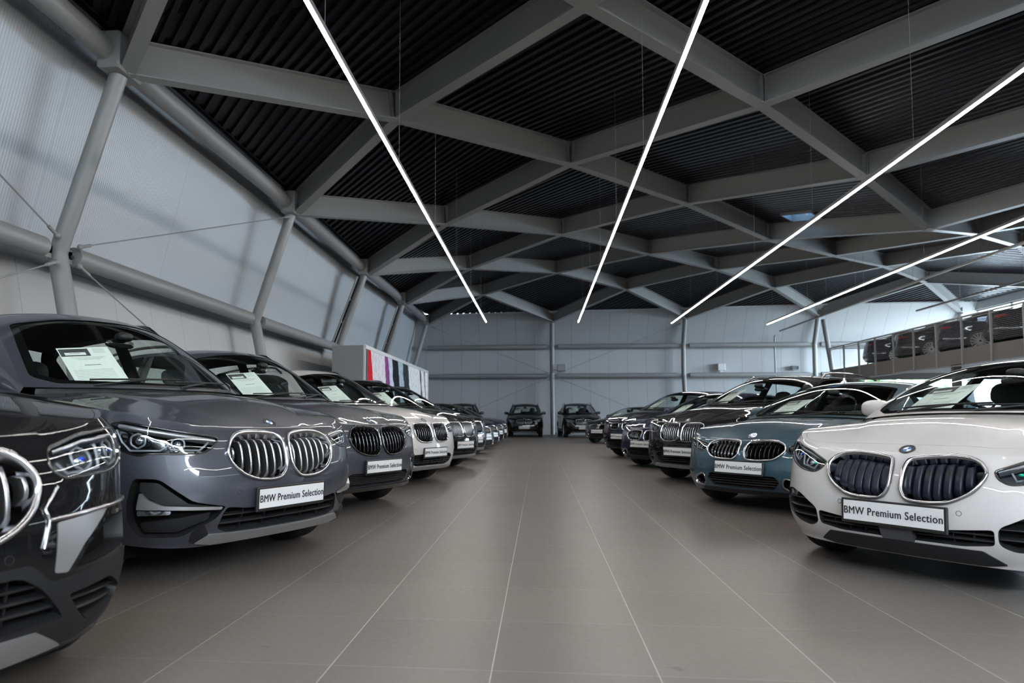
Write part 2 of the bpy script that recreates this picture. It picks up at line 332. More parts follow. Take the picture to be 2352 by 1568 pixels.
def shape_hatch(**k):
    d = dict(L=4.32, W=1.80, nose=1.05,
        zb=[(0, .16), (3, .165), (5, .18), (7, .19), (9, .20), (12, .22), (15, .22)],
        zt=[(0, .725), (2, .735), (3, .76), (5, .83), (6, .865), (7, .90), (8, .94), (9, .98), (10, 1.0), (12, 1.0), (15, 1.0)],
        pf=PF_CAR, ps=PS_SUV, pr=PR_SUV, xw=-1.28, xc=-.98, zc=.945, cc=3, wheels=(-.78, -3.45), wr=.325,
        Kt=[0, .5, 1, 1.6, 2.3, 3, 3.7, 4],
        K=[(-1.02, 0, .955), (-1.45, 0, 1.19), (-1.90, 0, 1.375), (-2.35, 0, 1.43), (-2.95, 0, 1.425), (-3.75, 0, 1.36), (-4.05, 0, 1.16), (-4.22, 0, 1.02)],
        R=[(-1.22, .78, .915), (-1.62, .71, 1.14), (-2.08, .62, 1.315), (-2.45, .585, 1.365), (-3.0, .575, 1.36), (-3.65, .55, 1.30), (-3.88, .63, 1.13), (-4.05, .71, 1.0)],
        belt=(-1.28, -3.95), tm=([0, .5, 1, 1.6, 2.3, 3, 3.7, 4], [0, .13, .28, .43, .63, .88, .96, 1]))
    d.update(k); return d
def shape_sedan(**k):
    d = shape_hatch(L=4.71, W=1.83, nose=1.1,
        zb=[(0, .17), (3, .175), (5, .18), (7, .19), (9, .20), (12, .22), (15, .22)],
        zt=[(0, .70), (2, .71), (3, .735), (5, .80), (6, .84), (7, .88), (8, .92), (9, .965), (10, .99), (12, 1.01), (15, 1.02)],
        xw=-1.38, xc=-1.06, zc=.925, wheels=(-.80, -3.65), wr=.33,
        K=[(-1.10, 0, .935), (-1.53, 0, 1.17), (-2.00, 0, 1.37), (-2.5, 0, 1.435), (-3.05, 0, 1.41), (-3.60, 0, 1.30), (-4.15, 0, 1.09), (-4.60, 0, 1.045)],
        R=[(-1.32, .79, .90), (-1.72, .71, 1.13), (-2.18, .62, 1.31), (-2.55, .585, 1.37), (-3.05, .575, 1.345), (-3.55, .60, 1.23), (-4.00, .74, 1.05), (-4.45, .74, 1.02)],
        belt=(-1.38, -4.25))
    d.update(k); return d
# ---------------------------------------------------------------- mesh building helpers
def arr(x): return np.asarray(x, float)
def unit(v): return v/np.maximum(np.linalg.norm(v, axis=-1), 1e-9)[..., None]

class MB:
    """collects geometry of ONE object"""
    def __init__(s): s.V = []; s.F = []; s.M = []; s.N = []; s.n = 0; s.mats = []
    def mi(s, m):
        if m not in s.mats: s.mats.append(m)
        return s.mats.index(m)
    def add(s, V, F, mat, N=None):
        V = arr(V); o = s.n; k = s.mi(mat)
        s.V.append(V); s.n += len(V)
        for f in F:
            s.F.append([o+int(i) for i in f]); s.M.append(k)
            s.N.append(None if N is None else [N[int(i)] for i in f])
        return s
    def box(s, c, d, mat, R=None, bev=0.0):
        c = arr(c); hx, hy, hz = [q/2 for q in d]
        if bev > 0:
            b = min(bev, hx*.95, hy*.95, hz*.95)
            rings = []
            pts = []
            for (z, k) in ((-hz, b), (-hz+b, 0), (hz-b, 0), (hz, b)):
                x, y = hx-k, hy-k; e = b if k == 0 else b*.6
                for (px, py) in ((x, y-e), (x-e, y), (-x+e, y), (-x, y-e), (-x, -y+e), (-x+e, -y), (x-e, -y), (x, -y+e)): pts.append((px, py, z))
            V = arr(pts); F = []
            for r in range(3):
                for i in range(8): F.append((r*8+i, r*8+(i+1) % 8, r*8+8+(i+1) % 8, r*8+8+i))
            F.append(tuple(range(7, -1, -1))); F.append(tuple(range(24, 32)))
        else:
            V = arr([(x, y, z) for z in (-hz, hz) for y in (-hy, hy) for x in (-hx, hx)])
            F = [(0, 2, 3, 1), (4, 5, 7, 6), (0, 1, 5, 4), (2, 6, 7, 3), (0, 4, 6, 2), (1, 3, 7, 5)]
        if R is not None: V = V@arr(R).T
        return s.add(V+c, F, mat)
    def tube(s, P, r, mat, n=10, caps=True, closed=False, flat=1.0, up=None):
        P = arr(P); m = len(P); T = np.gradient(P, axis=0) if not closed else (np.roll(P, -1, 0)-np.roll(P, 1, 0)); T = unit(T)
        U = arr(up) if up is not None else arr([0, 0, 1.]) if abs(T[0][2]) < .9 else arr([1., 0, 0])
        V = []; NN = []; rr = np.broadcast_to(arr(r), (m,))
        for i in range(m):
            a = unit(np.cross(T[i], U)); b = np.cross(a, T[i]); 
            if up is None: U = b
            for k in range(n):
                th = 2*np.pi*k/n; d = a*np.cos(th)+b*np.sin(th)*flat
                V.append(P[i]+d*rr[i]); NN.append(unit(a*np.cos(th)*flat+b*np.sin(th)))
        F = []
        for i in range(m if closed else m-1):
            for k in range(n):
                j = (i+1) % m; F.append((i*n+k, i*n+(k+1) % n, j*n+(k+1) % n, j*n+k))
        s.add(V, [f[::-1] for f in F], mat, NN)
        if caps and not closed:
            s.add(V[:n], [tuple(range(n))], mat); s.add(V[-n:], [tuple(range(n-1, -1, -1))], mat)
        return s
    def cyl(s, p0, p1, r, mat, n=16): return s.tube([p0, p1], r, mat, n)
    def lathe(s, prof, mat, n=32, axis='y', c=(0, 0, 0), a0=0, a1=2*np.pi):
        # prof: (radius, along axis)
        prof = arr(prof); m = len(prof); V = []; full = abs(a1-a0-2*np.pi) < 1e-6; nn = n if full else n+1
        for i in range(nn):
            th = a0+(a1-a0)*i/n
            for r, h in prof:
                p = {'y': (r*np.cos(th), h, r*np.sin(th)), 'z': (r*np.cos(th), r*np.sin(th), h), 'x': (h, r*np.cos(th), r*np.sin(th))}[axis]; V.append(p)
        F = []
        for i in range(n):
            for k in range(m-1):
                j = (i+1) % nn; F.append((i*m+k, j*m+k, j*m+k+1, i*m+k+1))
        V = arr(V)+arr(c); d = np.gradient(prof, axis=0); pn = unit(np.stack([d[:, 1], -d[:, 0]], 1))
        N = []
        for i in range(nn):
            th = a0+(a1-a0)*i/n
            for k in range(m):
                r, h = pn[k]; N.append({'y': (r*np.cos(th), h, r*np.sin(th)), 'z': (r*np.cos(th), r*np.sin(th), h), 'x': (h, r*np.cos(th), r*np.sin(th))}[axis])
        if axis == 'y': F = [f[::-1] for f in F]
        return s.add(V, F, mat, arr(N))
    def ell(s, c, d, mat, n=16, m=10, R=None, p=2.0):
        """ellipsoid / superellipsoid"""
        V = []; 
        f = lambda q: np.sign(q)*np.abs(q)**(2/p)
        for i in range(m+1):
            ph = -np.pi/2+np.pi*i/m
            for k in range(n):
                th = 2*np.pi*k/n; V.append((f(np.cos(ph))*f(np.cos(th))*d[0], f(np.cos(ph))*f(np.sin(th))*d[1], f(np.sin(ph))*d[2]))
        V = arr(V); F = []
        for i in range(m):
            for k in range(n): F.append((i*n+k, i*n+(k+1) % n, (i+1)*n+(k+1) % n, (i+1)*n+k))
        N = unit(np.sign(V)*np.abs(V/arr(d))**(p-1)/arr(d))
        if R is not None: V = V@arr(R).T; N = N@arr(R).T
        return s.add(V+arr(c), F, mat, N)
    def build(s, name, parent=None):
        me = bpy.data.meshes.new(name)
        V = np.concatenate(s.V) if s.V else np.zeros((0, 3))
        # drop degenerate faces
        me.from_pydata(V.tolist(), [], s.F)
        for m in s.mats: me.materials.append(MATS[m])
        me.polygons.foreach_set('material_index', s.M)
        if any(x is not None for x in s.N):
            me.polygons.foreach_set('use_smooth', [True]*len(s.F))
            fn = np.zeros(len(s.F)*3); me.polygons.foreach_get('normal', fn); fn = fn.reshape(-1, 3)
            L = []
            for i, x in enumerate(s.N):
                if x is None: L += [fn[i]]*len(s.F[i])
                else: L += list(x)
            me.normals_split_custom_set(np.asarray(L, dtype=float).tolist())
        me.update()
        o = bpy.data.objects.new(name, me); COL.objects.link(o)
        if parent is not None: o.parent = parent
        return o

class Surf:
    """surface with outward normals; f(u,v) where u,v are scaled by su,sv to metres"""
    def __init__(s, f, su=1., sv=1., ref=(0.3, 0.5), out=(1, 0, 0)):
        s.f = f; s.su = su; s.sv = sv; s.sg = 1
        n = s.nrm(arr([ref[0]*su]), arr([ref[1]*sv]))[0]; s.sg = 1 if n@arr(out) > 0 else -1
    def p(s, u, v, h=0):
        P = s.f(arr(u)/s.su, arr(v)/s.sv)
        if np.any(h != 0): P = P+s.nrm(u, v)*(arr(h)[..., None] if np.ndim(h) else h)
        return P
    def nrm(s, u, v):
        u = arr(u); v = arr(v); e = 1.5e-3
        a = s.f((u+e)/s.su, v/s.sv)-s.f((u-e)/s.su, v/s.sv); b = s.f(u/s.su, (v+e)/s.sv)-s.f(u/s.su, (v-e)/s.sv)
        return unit(np.cross(a, b))*s.sg

def chaikin(P, n=2, closed=True):
    P = arr(P)
    for _ in range(n):
        Q = np.roll(P, -1, 0) if closed else P[1:]
        A = P if closed else P[:-1]
        R = np.empty((2*len(A), P.shape[1])); R[0::2] = .75*A+.25*Q; R[1::2] = .25*A+.75*Q
        if not closed: R = np.vstack([P[:1], R, P[-1:]])
        P = R
    return P
def rloop(P, r=.02, n=4):
    """closed polygon with every corner rounded by radius r (cut length)"""
    P = arr(P); out = []; m = len(P)
    for i in range(m):
        a, b, c = P[i-1], P[i], P[(i+1) % m]; la, lc = np.linalg.norm(a-b), np.linalg.norm(c-b)
        d = min(r, la*.45, lc*.45); p = b+(a-b)/la*d; q = b+(c-b)/lc*d
        for k in range(n+1):
            t = k/n; out.append((1-t)**2*p+2*t*(1-t)*b+t*t*q)
    return arr(out)
def dens(P, ds, closed=True):
    P = arr(P); out = []
    m = len(P) if closed else len(P)-1
    for i in range(m):
        a, b = P[i], P[(i+1) % len(P)]; k = max(1, int(math.ceil(np.linalg.norm(b-a)/ds)))
        for j in range(k): out.append(a+(b-a)*j/k)
    if not closed: out.append(P[-1])
    return arr(out)
def area2(P): P = arr(P); Q = np.roll(P, -1, 0); return .5*np.sum(P[:, 0]*Q[:, 1]-Q[:, 0]*P[:, 1])
def ccw(P): P = arr(P); return P if area2(P) > 0 else P[::-1]
def offl(P, d):
    """offset closed ccw loop outward by d"""
    P = ccw(P); T = unit(np.roll(P, -1, 0)-P); n = np.stack([T[:, 1], -T[:, 0]], 1); m = unit(n+np.roll(n, 1, 0))
    c = np.clip(np.sum(m*n, 1), .5, 1); return P+m*(d/c)[:, None]
def inside(P, q):
    P = arr(P); q = arr(q); x, y = q[:, 0][:, None], q[:, 1][:, None]
    x0, y0 = P[:, 0][None], P[:, 1][None]; x1, y1 = np.roll(P[:, 0], -1)[None], np.roll(P[:, 1], -1)[None]
    c = ((y0 > y) != (y1 > y)) & (x < (x1-x0)*(y-y0)/np.where(y1 == y0, 1e-12, y1-y0)+x0)
    return c.sum(1) % 2 == 1
def dist_to(P, q):
    P = arr(P); Q = np.roll(P, -1, 0); d = Q-P; w = q[:, None]-P[None]; t = np.clip((w*d).sum(-1)/np.maximum((d*d).sum(-1), 1e-12), 0, 1)
    return np.linalg.norm(w-t[..., None]*d, axis=-1).min(1)
def tri(loop, holes=(), ds=.04):
    loops = [dens(loop, ds)]+[dens(h, ds) for h in holes]
    allp = np.concatenate(loops); lo = loops[0].min(0); hi = loops[0].max(0)
    gx = np.arange(lo[0]+ds/2, hi[0], ds); gy = np.arange(lo[1]+ds*.4, hi[1], ds*.87)
    G = arr([(x+(ds/2 if j % 2 else 0), y) for j, y in enumerate(gy) for x in gx]) if len(gx) and len(gy) else np.zeros((0, 2))
    if len(G):
        k = inside(loops[0], G)
        for h in loops[1:]: k &= ~inside(h, G)
        G = G[k]
        if len(G):
            k = np.ones(len(G), bool)
            for l in loops: k &= dist_to(l, G) > ds*.45
            G = G[k]
    E = []; o = 0
    for l in loops: E += [(o+i, o+(i+1) % len(l)) for i in range(len(l))]; o += len(l)
    V = np.concatenate([allp, G]) if len(G) else allp
    r = delaunay_2d_cdt([Vector((float(x), float(y))) for x, y in V], E, [], 0, 1e-6)
    V2 = arr([tuple(v) for v in r[0]]); T = [f for f in r[2]]
    c = arr([(V2[f[0]]+V2[f[1]]+V2[f[2]])/3 for f in T])
    k = inside(loops[0], c)
    for h in loops[1:]: k &= ~inside(h, c)
    T = [f for f, q in zip(T, k) if q and abs(area2(V2[list(f)])) > 1e-9]
    return V2, T, loops

def patch(mb, S, loop, mat, holes=(), off=0., thick=0., ds=.04, sidemat=None, flip=False):
    V, T, loops = tri(loop, holes, ds); h = off
    P = S.p(V[:, 0], V[:, 1], h); N = S.nrm(V[:, 0], V[:, 1])
    # orientation
    f = T[len(T)//2]; g = np.cross(P[f[1]]-P[f[0]], P[f[2]]-P[f[0]])@N[f[0]]
    T = [tuple(x) if g > 0 else tuple(x)[::-1] for x in T]
    if flip: T = [t[::-1] for t in T]; N = -N
    mb.add(P, T, mat, N)
    if thick:
        for l in loops: wall(mb, S, l, off, off-thick, sidemat or mat)
    return mb
def wall(mb, S, l, h0, h1, mat):
    n = len(l); a = S.p(l[:, 0], l[:, 1], h0+1e-9); b = S.p(l[:, 0], l[:, 1], h1+1e-9)
    mb.add(np.concatenate([a, b]), [(i, (i+1) % n, n+(i+1) % n, n+i) for i in range(n)], mat)
def recess(mb, S, loop, depth, wmat, fmat, ds=.06):
    l = dens(loop, ds); wall(mb, S, l, 0, -depth, wmat); patch(mb, S, loop, fmat, off=-depth, ds=ds)
def frame(mb, S, loop, prof, mat, ds=.02, skip=None):
    """closed moulding following a loop; prof: (outward offset, height)"""
    l = ccw(dens(loop, ds)); R = []
    for o, h in prof:
        q = offl(l, o); R.append(S.p(q[:, 0], q[:, 1], h))
    n = len(l); k = len(prof); R = np.stack(R, 1)        # n,k,3
    Nn = []
    T = unit(np.roll(R, -1, 0)-np.roll(R, 1, 0)); D = np.gradient(R, axis=1); Nn = unit(np.cross(D, T))
    c = S.nrm(l[:, 0], l[:, 1])
    if (Nn[:, k//2]*c).sum() < 0: Nn = -Nn
    F = []
    for i in range(n):
        for j in range(k-1): F.append((i*k+j, ((i+1) % n)*k+j, ((i+1) % n)*k+j+1, i*k+j+1))
    V = R.reshape(-1, 3); Nv = Nn.reshape(-1, 3)
    f = F[len(F)//2]; g = np.cross(V[f[1]]-V[f[0]], V[f[2]]-V[f[0]])@Nv[f[0]]
    if g < 0: F = [x[::-1] for x in F]
    mb.add(V, F, mat, Nv)
def strip(mb, S, P, w, h0, h1, mat, ds=.03, taper=None):
    """open raised bar along a path in surface coordinates"""
    l = dens(P, ds, closed=False); T = unit(np.gradient(l, axis=0)); n = np.stack([T[:, 1], -T[:, 0]], 1)
    ww = (np.ones(len(l))*w/2 if taper is None else np.interp(np.linspace(0, 1, len(l)), [q[0] for q in taper], [q[1]*w/2 for q in taper]))[:, None]
    prof = [(-1, h0), (-.85, h1*.75+h0*.25), (-.4, h1), (.4, h1), (.85, h1*.75+h0*.25), (1, h0)]
    R = np.stack([S.p(*(l+n*ww*o).T, h) for o, h in prof], 1); k = len(prof); m = len(l)
    T3 = unit(np.gradient(R, axis=0)); D = np.gradient(R, axis=1); Nn = unit(np.cross(D, T3)); c = S.nrm(l[:, 0], l[:, 1])
    if (Nn[:, 2]*c).sum() < 0: Nn = -Nn
    F = [(i*k+j, (i+1)*k+j, (i+1)*k+j+1, i*k+j+1) for i in range(m-1) for j in range(k-1)]
    V = R.reshape(-1, 3); Nv = Nn.reshape(-1, 3); f = F[len(F)//2]; g = np.cross(V[f[1]]-V[f[0]], V[f[2]]-V[f[0]])@Nv[f[0]]
    if g < 0: F = [x[::-1] for x in F]
    mb.add(V, F, mat, Nv)
    for e in (0, m-1): mb.add(R[e], [tuple(range(k))], mat)
def mir(l): l = arr(l).copy(); l[:, 0] *= -1; return l[::-1]

def empty(name, loc=(0, 0, 0), rz=0., parent=None):
    o = bpy.data.objects.new(name, None); o.empty_display_size = .2; COL.objects.link(o); o.location = loc; o.rotation_euler = (0, 0, rz)
    if parent is not None: o.parent = parent
    return o
def tag(o, label=None, cat=None, group=None, kind=None):
    if label: o['label'] = label
    if cat: o['category'] = cat
    if group: o['group'] = group
    if kind: o['kind'] = kind
    return o
def copy_tree(o, parent=None):
    c = o.copy(); COL.objects.link(c)
    for k in ('label', 'group', 'category'):
        if parent is None and k in c and k != 'category': del c[k]
    if parent is not None:
        c.parent = parent
    for ch in KIDS.get(o.name, []): copy_tree(ch, c)
    return c
def kids_index():
    KIDS.clear()
    for o in bpy.data.objects:
        if o.parent: KIDS.setdefault(o.parent.name, []).append(o)
KIDS = {}
# ---------------------------------------------------------------- the hall
def struct(mb, name, label=None):
    o = mb.build(name); tag(o, label, kind='structure'); return o
def quad(mb, pts, m): mb.add(pts, [(0, 1, 2, 3)], m)

mb = MB(); mb.box((8, 13.5, -.06), (33, 51.4, .12), 'floor_tiles'); struct(mb, 'floor', 'brown grey stoneware tile floor with pale joints')

# roof grid nodes (x, z of the bottom flange) on the diagonal grid
NODE = {}
def setn(i, y0, lst, k0=0):
    for k, p in enumerate(lst):
        if p is not None: NODE[(i, round(y0+7.03*(k+k0), 2))] = p
EV = 9.35; OD = 12.87
setn(0, EV, [(-6.22, 6.09), (-6.2, 6.09), (-6.16, 6.02), (-6.22, 6.14), (-6.3, 6.2)])
setn(2, EV, [(.68, 6.78), (.78, 7.15), (.79, 7.33), (.8, 7.5), (.75, 6.26)])
setn(4, EV, [(7.8, 6.9), (7.68, 6.61), (7.81, 6.97), (7.87, 7.5), (8.0, 6.33)])
setn(6, EV, [(14.9, 6.9), (14.8, 6.8), (14.45, 7.0), (15.0, 7.5), (15.0, 6.38)])
setn(8, EV, [(22.2, 6.2), (22.2, 6.2), (22.2, 6.3), (22.3, 6.4), (22.25, 6.45)])
setn(1, OD, [(-2.83, 6.84), (-2.81, 6.77), (-2.84, 6.98), (-2.86, 7.2)])
setn(3, OD, [(4.23, 6.83), (4.33, 7.19), (4.35, 7.42), (4.35, 7.35)])
setn(5, OD, [(11.2, 6.7), (11.07, 6.25), (11.42, 7.2), (11.47, 7.3)])
setn(7, OD, [(18.5, 6.9), (18.5, 7.0), (18.2, 7.39), (18.62, 7.43)])
defx = {0: -6.2, 1: -2.8, 2: .75, 3: 4.3, 4: 7.8, 5: 11.3, 6: 14.9, 7: 18.5, 8: 22.2}
defz = {0: 6.1, 1: 6.85, 2: 7.1, 3: 7.1, 4: 6.95, 5: 6.9, 6: 6.9, 7: 6.9, 8: 6.2}
for i in range(9):
    y0 = EV if i % 2 == 0 else OD
    for k in range(-3, 5 if i % 2 == 0 else 4):
        key = (i, round(y0+7.03*k, 2))
        if key not in NODE: NODE[key] = (defx[i], defz[i])
YE = [round(EV+7.03*k, 2) for k in range(-3, 5)]; YO = [round(OD+7.03*k, 2) for k in range(-3, 4)]
def nd(i, y):
    x, z = NODE[(i, round(y, 2))]; return arr([x, y, z])
BD = .56
roof = empty('steel_roof_grid', (0, 0, 0)); tag(roof, 'grey painted steel beams crossing in diamonds under the black roof deck', 'roof frame')
def ibeam(p, q, cut0=.0, cut1=.0):
    mb = MB(); d = q-p; L = np.linalg.norm(d); x = d/L; y = unit(np.cross([0, 0, 1.], x)); z = np.cross(x, y)
    R = np.stack([x, y, z], 1); c = (p+q)/2
    mb.box(c+z*.012, (L-cut0-cut1, .22, .024), 'steel_grey', R)
    mb.box(c+z*(BD/2), (L-cut0-cut1-.02, .014, BD-.04), 'steel_grey', R)
    mb.box(c+z*(BD-.012), (L-cut0-cut1, .20, .02), 'steel_grey', R)
    for e, s_ in ((p, 1), (q, -1)): mb.box(e+x*s_*.125+z*(BD/2), (.02, .20, BD-.05), 'steel_grey', R)
    return mb
pairs = []
for i in range(8):
    for y in (YE if i % 2 == 0 else YO):
        for dy in (3.52, -3.51):
            for y2 in (YO if i % 2 == 0 else YE):
                if abs(y2-(y+dy)) < .05: pairs.append((nd(i, y), nd(i+1, y2)))
nb = 0
vis = [pr for pr in pairs if max(pr[0][1], pr[1][1]) > 3]
for a, b in vis[:99]: ibeam(a, b).build('beam', roof)
for k, key in enumerate(sorted(NODE)):
    pass
# node plates under the crossings
for (i, y) in NODE:
    if 0 < i < 8 and y > 3: mb = MB(); mb.box(nd(i, y)+arr([0, 0, .006]), (.26, .34, .016), 'steel_grey'); mb.build('node_plate', roof)

# corrugated black deck on top of the beams, ribs run along one diagonal
mb = MB()
def facet(A, B, C_, D, nr=24, skip=None):
    """A->B is the rib direction, A->D across"""
    prof = [(0, 0), (.34, 0), (.42, .055), (.86, .055), (.94, 0)]
    T = []; Hh = []
    for r in range(nr):
        for t, h in prof: T.append((r+t)/nr); Hh.append(h)
    T.append(1.); Hh.append(0)
    T = arr(T); Hh = arr(Hh); ns = 10 if skip else 6; S_ = np.linspace(0, 1, ns+1)
    V = arr([[(A*(1-s)+B*s)*(1-t)+(D*(1-s)+C_*s)*t+arr([0, 0, h]) for s in S_] for t, h in zip(T, Hh)]); m = len(T)
    F = [(i*(ns+1)+j, (i+1)*(ns+1)+j, (i+1)*(ns+1)+j+1, i*(ns+1)+j+1) for i in range(m-1) for j in range(ns)
         if not (skip and skip[0] <= T[i] < skip[1] and skip[2] <= j < skip[3])]
    mb.add(V.reshape(-1, 3), F, 'deck')
    tq = [0, .25, .5, .75, 1.] if not skip else [0, skip[0], skip[1], 1.]; sq = [0, .5, 1.] if not skip else [0, skip[2]/10, skip[3]/10, 1.]
    for ti in range(len(tq)-1):
        for si in range(len(sq)-1):
            if skip and ti == 1 and si == 1: continue
            P4 = [(A*(1-s)+B*s)*(1-t)+(D*(1-s)+C_*s)*t+arr([0, 0, .075]) for s, t in ((sq[si], tq[ti]), (sq[si+1], tq[ti]), (sq[si+1], tq[ti+1]), (sq[si], tq[ti+1]))]
            mb.add(P4, [(0, 1, 2, 3)], 'dark_void')  # unseen flat sheet added above the ribs to stop sky light leaking through
up = arr([0, 0, BD])
def ndx(i, y):
    """node or its extrapolation beyond the grid"""
    k = (i, round(y, 2))
    if k in NODE: return nd(i, y)+up
    if i < 0 or i > 8: return arr([defx[0]-.9 if i < 0 else defx[8]+.9, y, (6.02 if i < 0 else 6.2)+BD])
    ys = [q for (j, q) in NODE if j == i]; yc = min(ys, key=lambda q: abs(q-y)); n = nd(i, yc)+up; return arr([n[0], y, n[2]])
SKYL = None
for i in range(0, 9):
    ys = YO if i % 2 == 0 else YE          # centres of diamonds in column i
    for y in ys:
        W_, E_, S_, N_ = ndx(i-1, y), ndx(i+1, y), ndx(i, round(y-3.515, 2) if True else y), ndx(i, y)
        # nearest nodes north and south
        cand = [q for (j, q) in NODE if j == i]
        s_ = [q for q in cand if q < y]; n_ = [q for q in cand if q > y]
        if not s_ or not n_: continue
        S_ = nd(i, max(s_))+up; N_ = nd(i, min(n_))+up
        # ribs run from N-W side towards S-E : direction W->S and N->E
        sk = None
        if i == 4 and abs(y-19.9) < .1:
            sk = (.79, .95, 2, 4); SKYL = (W_, S_, E_, N_)
        if 0 < i < 8: facet(W_, S_, E_, N_, 24, sk)
        elif i == 0: facet(N_+arr([-.9, 0, 0]), S_+arr([-.9, 0, 0]), S_, N_, 4); mb.add([S_, E_, N_], [(0, 1, 2)], 'deck') if False else facet(N_, E_, S_, S_, 20)
        else: facet(W_, S_, N_, N_, 20); facet(N_+arr([.9, 0, 0]), S_+arr([.9, 0, 0]), S_, N_, 4)
# last half row at the back wall (odd columns)
for i in (1, 3, 5, 7):
    y = YE[-1]; a = nd(i-1, y)+up; b = nd(i+1, y)+up; c = nd(i, YO[-1])+up; e = arr([0, 1.4, .05])
    facet(a, c, b, b, 20); facet(a, a+e, b+e, b, 20)
deck = struct(mb, 'ceiling', 'black corrugated roof deck')
for p in deck.data.polygons: pass

# skylight in the deck, right of the middle
W_, S_, E_, N_ = SKYL
def bil(s, t): return (W_*(1-s)+S_*s)*(1-t)+(N_*(1-s)+E_*s)*t
q = [bil(.2, .79), bil(.4, .79), bil(.4, .95), bil(.2, .95)]
sky = empty('window_1'); tag(sky, 'small square skylight set into the black roof deck', kind='structure')
mb = MB(); c0 = sum(q)/4
for k in range(4):
    a, b = q[k], q[(k+1) % 4]; o1 = (a-c0)*1.04+c0; o2 = (b-c0)*1.04+c0; i1 = (a-c0)*.97+c0; i2 = (b-c0)*.97+c0; h = arr([0, 0, .2]); dn = arr([0, 0, -.05])
    mb.add([i1+dn, i2+dn, i2+h, i1+h], [(0, 1, 2, 3)], 'window_frame'); mb.add([o1+dn, o2+dn, i2+dn, i1+dn], [(0, 1, 2, 3)], 'window_frame'); mb.add([o1+dn, o2+dn, o2+h*.3, o1+h*.3], [(0, 1, 2, 3)], 'window_frame')
mb.tube([(q[0]+q[3])/2*.45+(q[1]+q[2])/2*.55+arr([0, 0, .11])+(q[0]-q[3])*.5*.95, (q[0]+q[3])/2*.45+(q[1]+q[2])/2*.55+arr([0, 0, .11])-(q[0]-q[3])*.5*.95], .012, 'pvc_white', 6)
mb.build('window_frame', sky)
mb = MB(); mb.add([p_+arr([0, 0, .13]) for p_ in q], [(0, 1, 2, 3)], 'sky_pane'); mb.build('pane', sky)

# ---- left wall: two leaning planes
def slab(mb, prof, y0, y1, m, ax='y'):
    pass
XW = lambda z: -7.15-.65*z/3.4 if z < 3.4 else -7.8+.85*(z-3.4)/3.3
mb = MB(); y0, y1 = -12, 38.6
def wallquad(pa, pb, m, th=(-.15, 0, 0)):
    a = [arr(p) for p in pa]; b = [p+arr(th) for p in a]
    mb.add([*a, *b], [(0, 1, 2, 3), (7, 6, 5, 4), (0, 4, 5, 1), (1, 5, 6, 2), (2, 6, 7, 3), (3, 7, 4, 0)], m)
wallquad([(XW(0), y1, 0), (XW(0), y0, 0), (XW(3.4), y0, 3.38), (XW(3.4), y1, 3.38)], None, 'wall_lower')
wl = struct(mb, 'wall_left', 'pale lower left wall of smooth panels')
mb = MB(); wallquad([(XW(3.4)+.03, y1, 3.33), (XW(3.4)+.03, y0, 3.33), (XW(7.05), y0, 7.05), (XW(7.05), y1, 7.05)], None, 'wall_upper')
wu = mb.build('wall_panel', wl)
# ---- back wall: lower plane leans out, middle upright, upper leans in
YB = lambda z: 37.75+.75*z/3.3 if z < 3.3 else 38.5 if z < 4.95 else 38.5-1.0*(z-4.95)/1.6
XS = [-8.2, -6.3, .75, 8, 15, 16.3, 22.25, 23.2]; ZT = [6.75, 6.76, 6.86, 6.93, 7.02, 7.03, 7.05, 7.05]
def topz(x): return float(np.interp(x, XS, ZT))
mb = MB()
def backband(z0, z1, m, kmax=9):
    for k in range(min(len(XS)-1, kmax)):
        xa, xb = XS[k], XS[k+1]; za, zb_ = (topz(xa), topz(xb)) if z1 is None else (z1, z1)
        a = [(xb, YB(z0), z0), (xa, YB(z0), z0), (xa, YB(za), za), (xb, YB(zb_), zb_)]
        mb.add([arr(p) for p in a]+[arr(p)+arr([0, .15, 0]) for p in a], [(3, 2, 1, 0), (4, 5, 6, 7), (2, 3, 7, 6), (0, 1, 5, 4)], m)
backband(0, 2.5, 'wall_back'); backband(2.5, 3.3, 'wall_back', 5); backband(3.3, 4.95, 'wall_back'); backband(4.95, None, 'wall_back')
struct(mb, 'wall_back', 'pale faceted panel wall at the far end of the hall')
mb = MB()
for k in range(len(XS)-1):
    a = arr([XS[k], YB(topz(XS[k]))-.05, topz(XS[k])-.03]); b = arr([XS[k+1], YB(topz(XS[k+1]))-.05, topz(XS[k+1])-.03]); d = b-a; L_ = np.linalg.norm(d); x_ = d/L_; y_ = unit(np.cross([0, 0, 1.], x_)); mb.box((a+b)/2, (L_, .05, .07), 'pvc_white', np.stack([x_, y_, np.cross(x_, y_)], 1))
struct(mb, 'trim_1')
# ---- right side: glazed wall behind the mezzanine, big panes
mb = MB(); X_ = 23.1
mb.box((X_, 13.3, 6.85), (.3, 50.8, .5), 'wall_back'); mb.box((X_, 13.3, .2), (.3, 50.8, .4), 'wall_back')
mb.box((X_, 6.0, 3.4), (.3, 36.2, 6.2), 'wall_back')
struct(mb, 'wall_right', 'right wall with tall windows behind the mezzanine')
nwin = 2
w = empty('window_%d' % nwin); nwin += 1; tag(w, kind='structure'); o = MB()
for x_ in (16.35, 18.6, 20.85, 23.0): o.tube([(x_, YB(2.5), 2.5), (x_, YB(3.3), 3.3)], .04, 'window_frame', 6)
for z_ in (2.53, 3.27): o.box((19.7, YB(z_), z_), (6.8, .1, .06), 'window_frame')
o.build('window_frame', w); o = MB(); o.add([(16.3, YB(2.5), 2.5), (23.1, YB(2.5), 2.5), (23.1, YB(3.25), 3.25), (16.3, YB(3.25), 3.25)], [(0, 1, 2, 3)], 'glass_window'); o.build('pane', w)
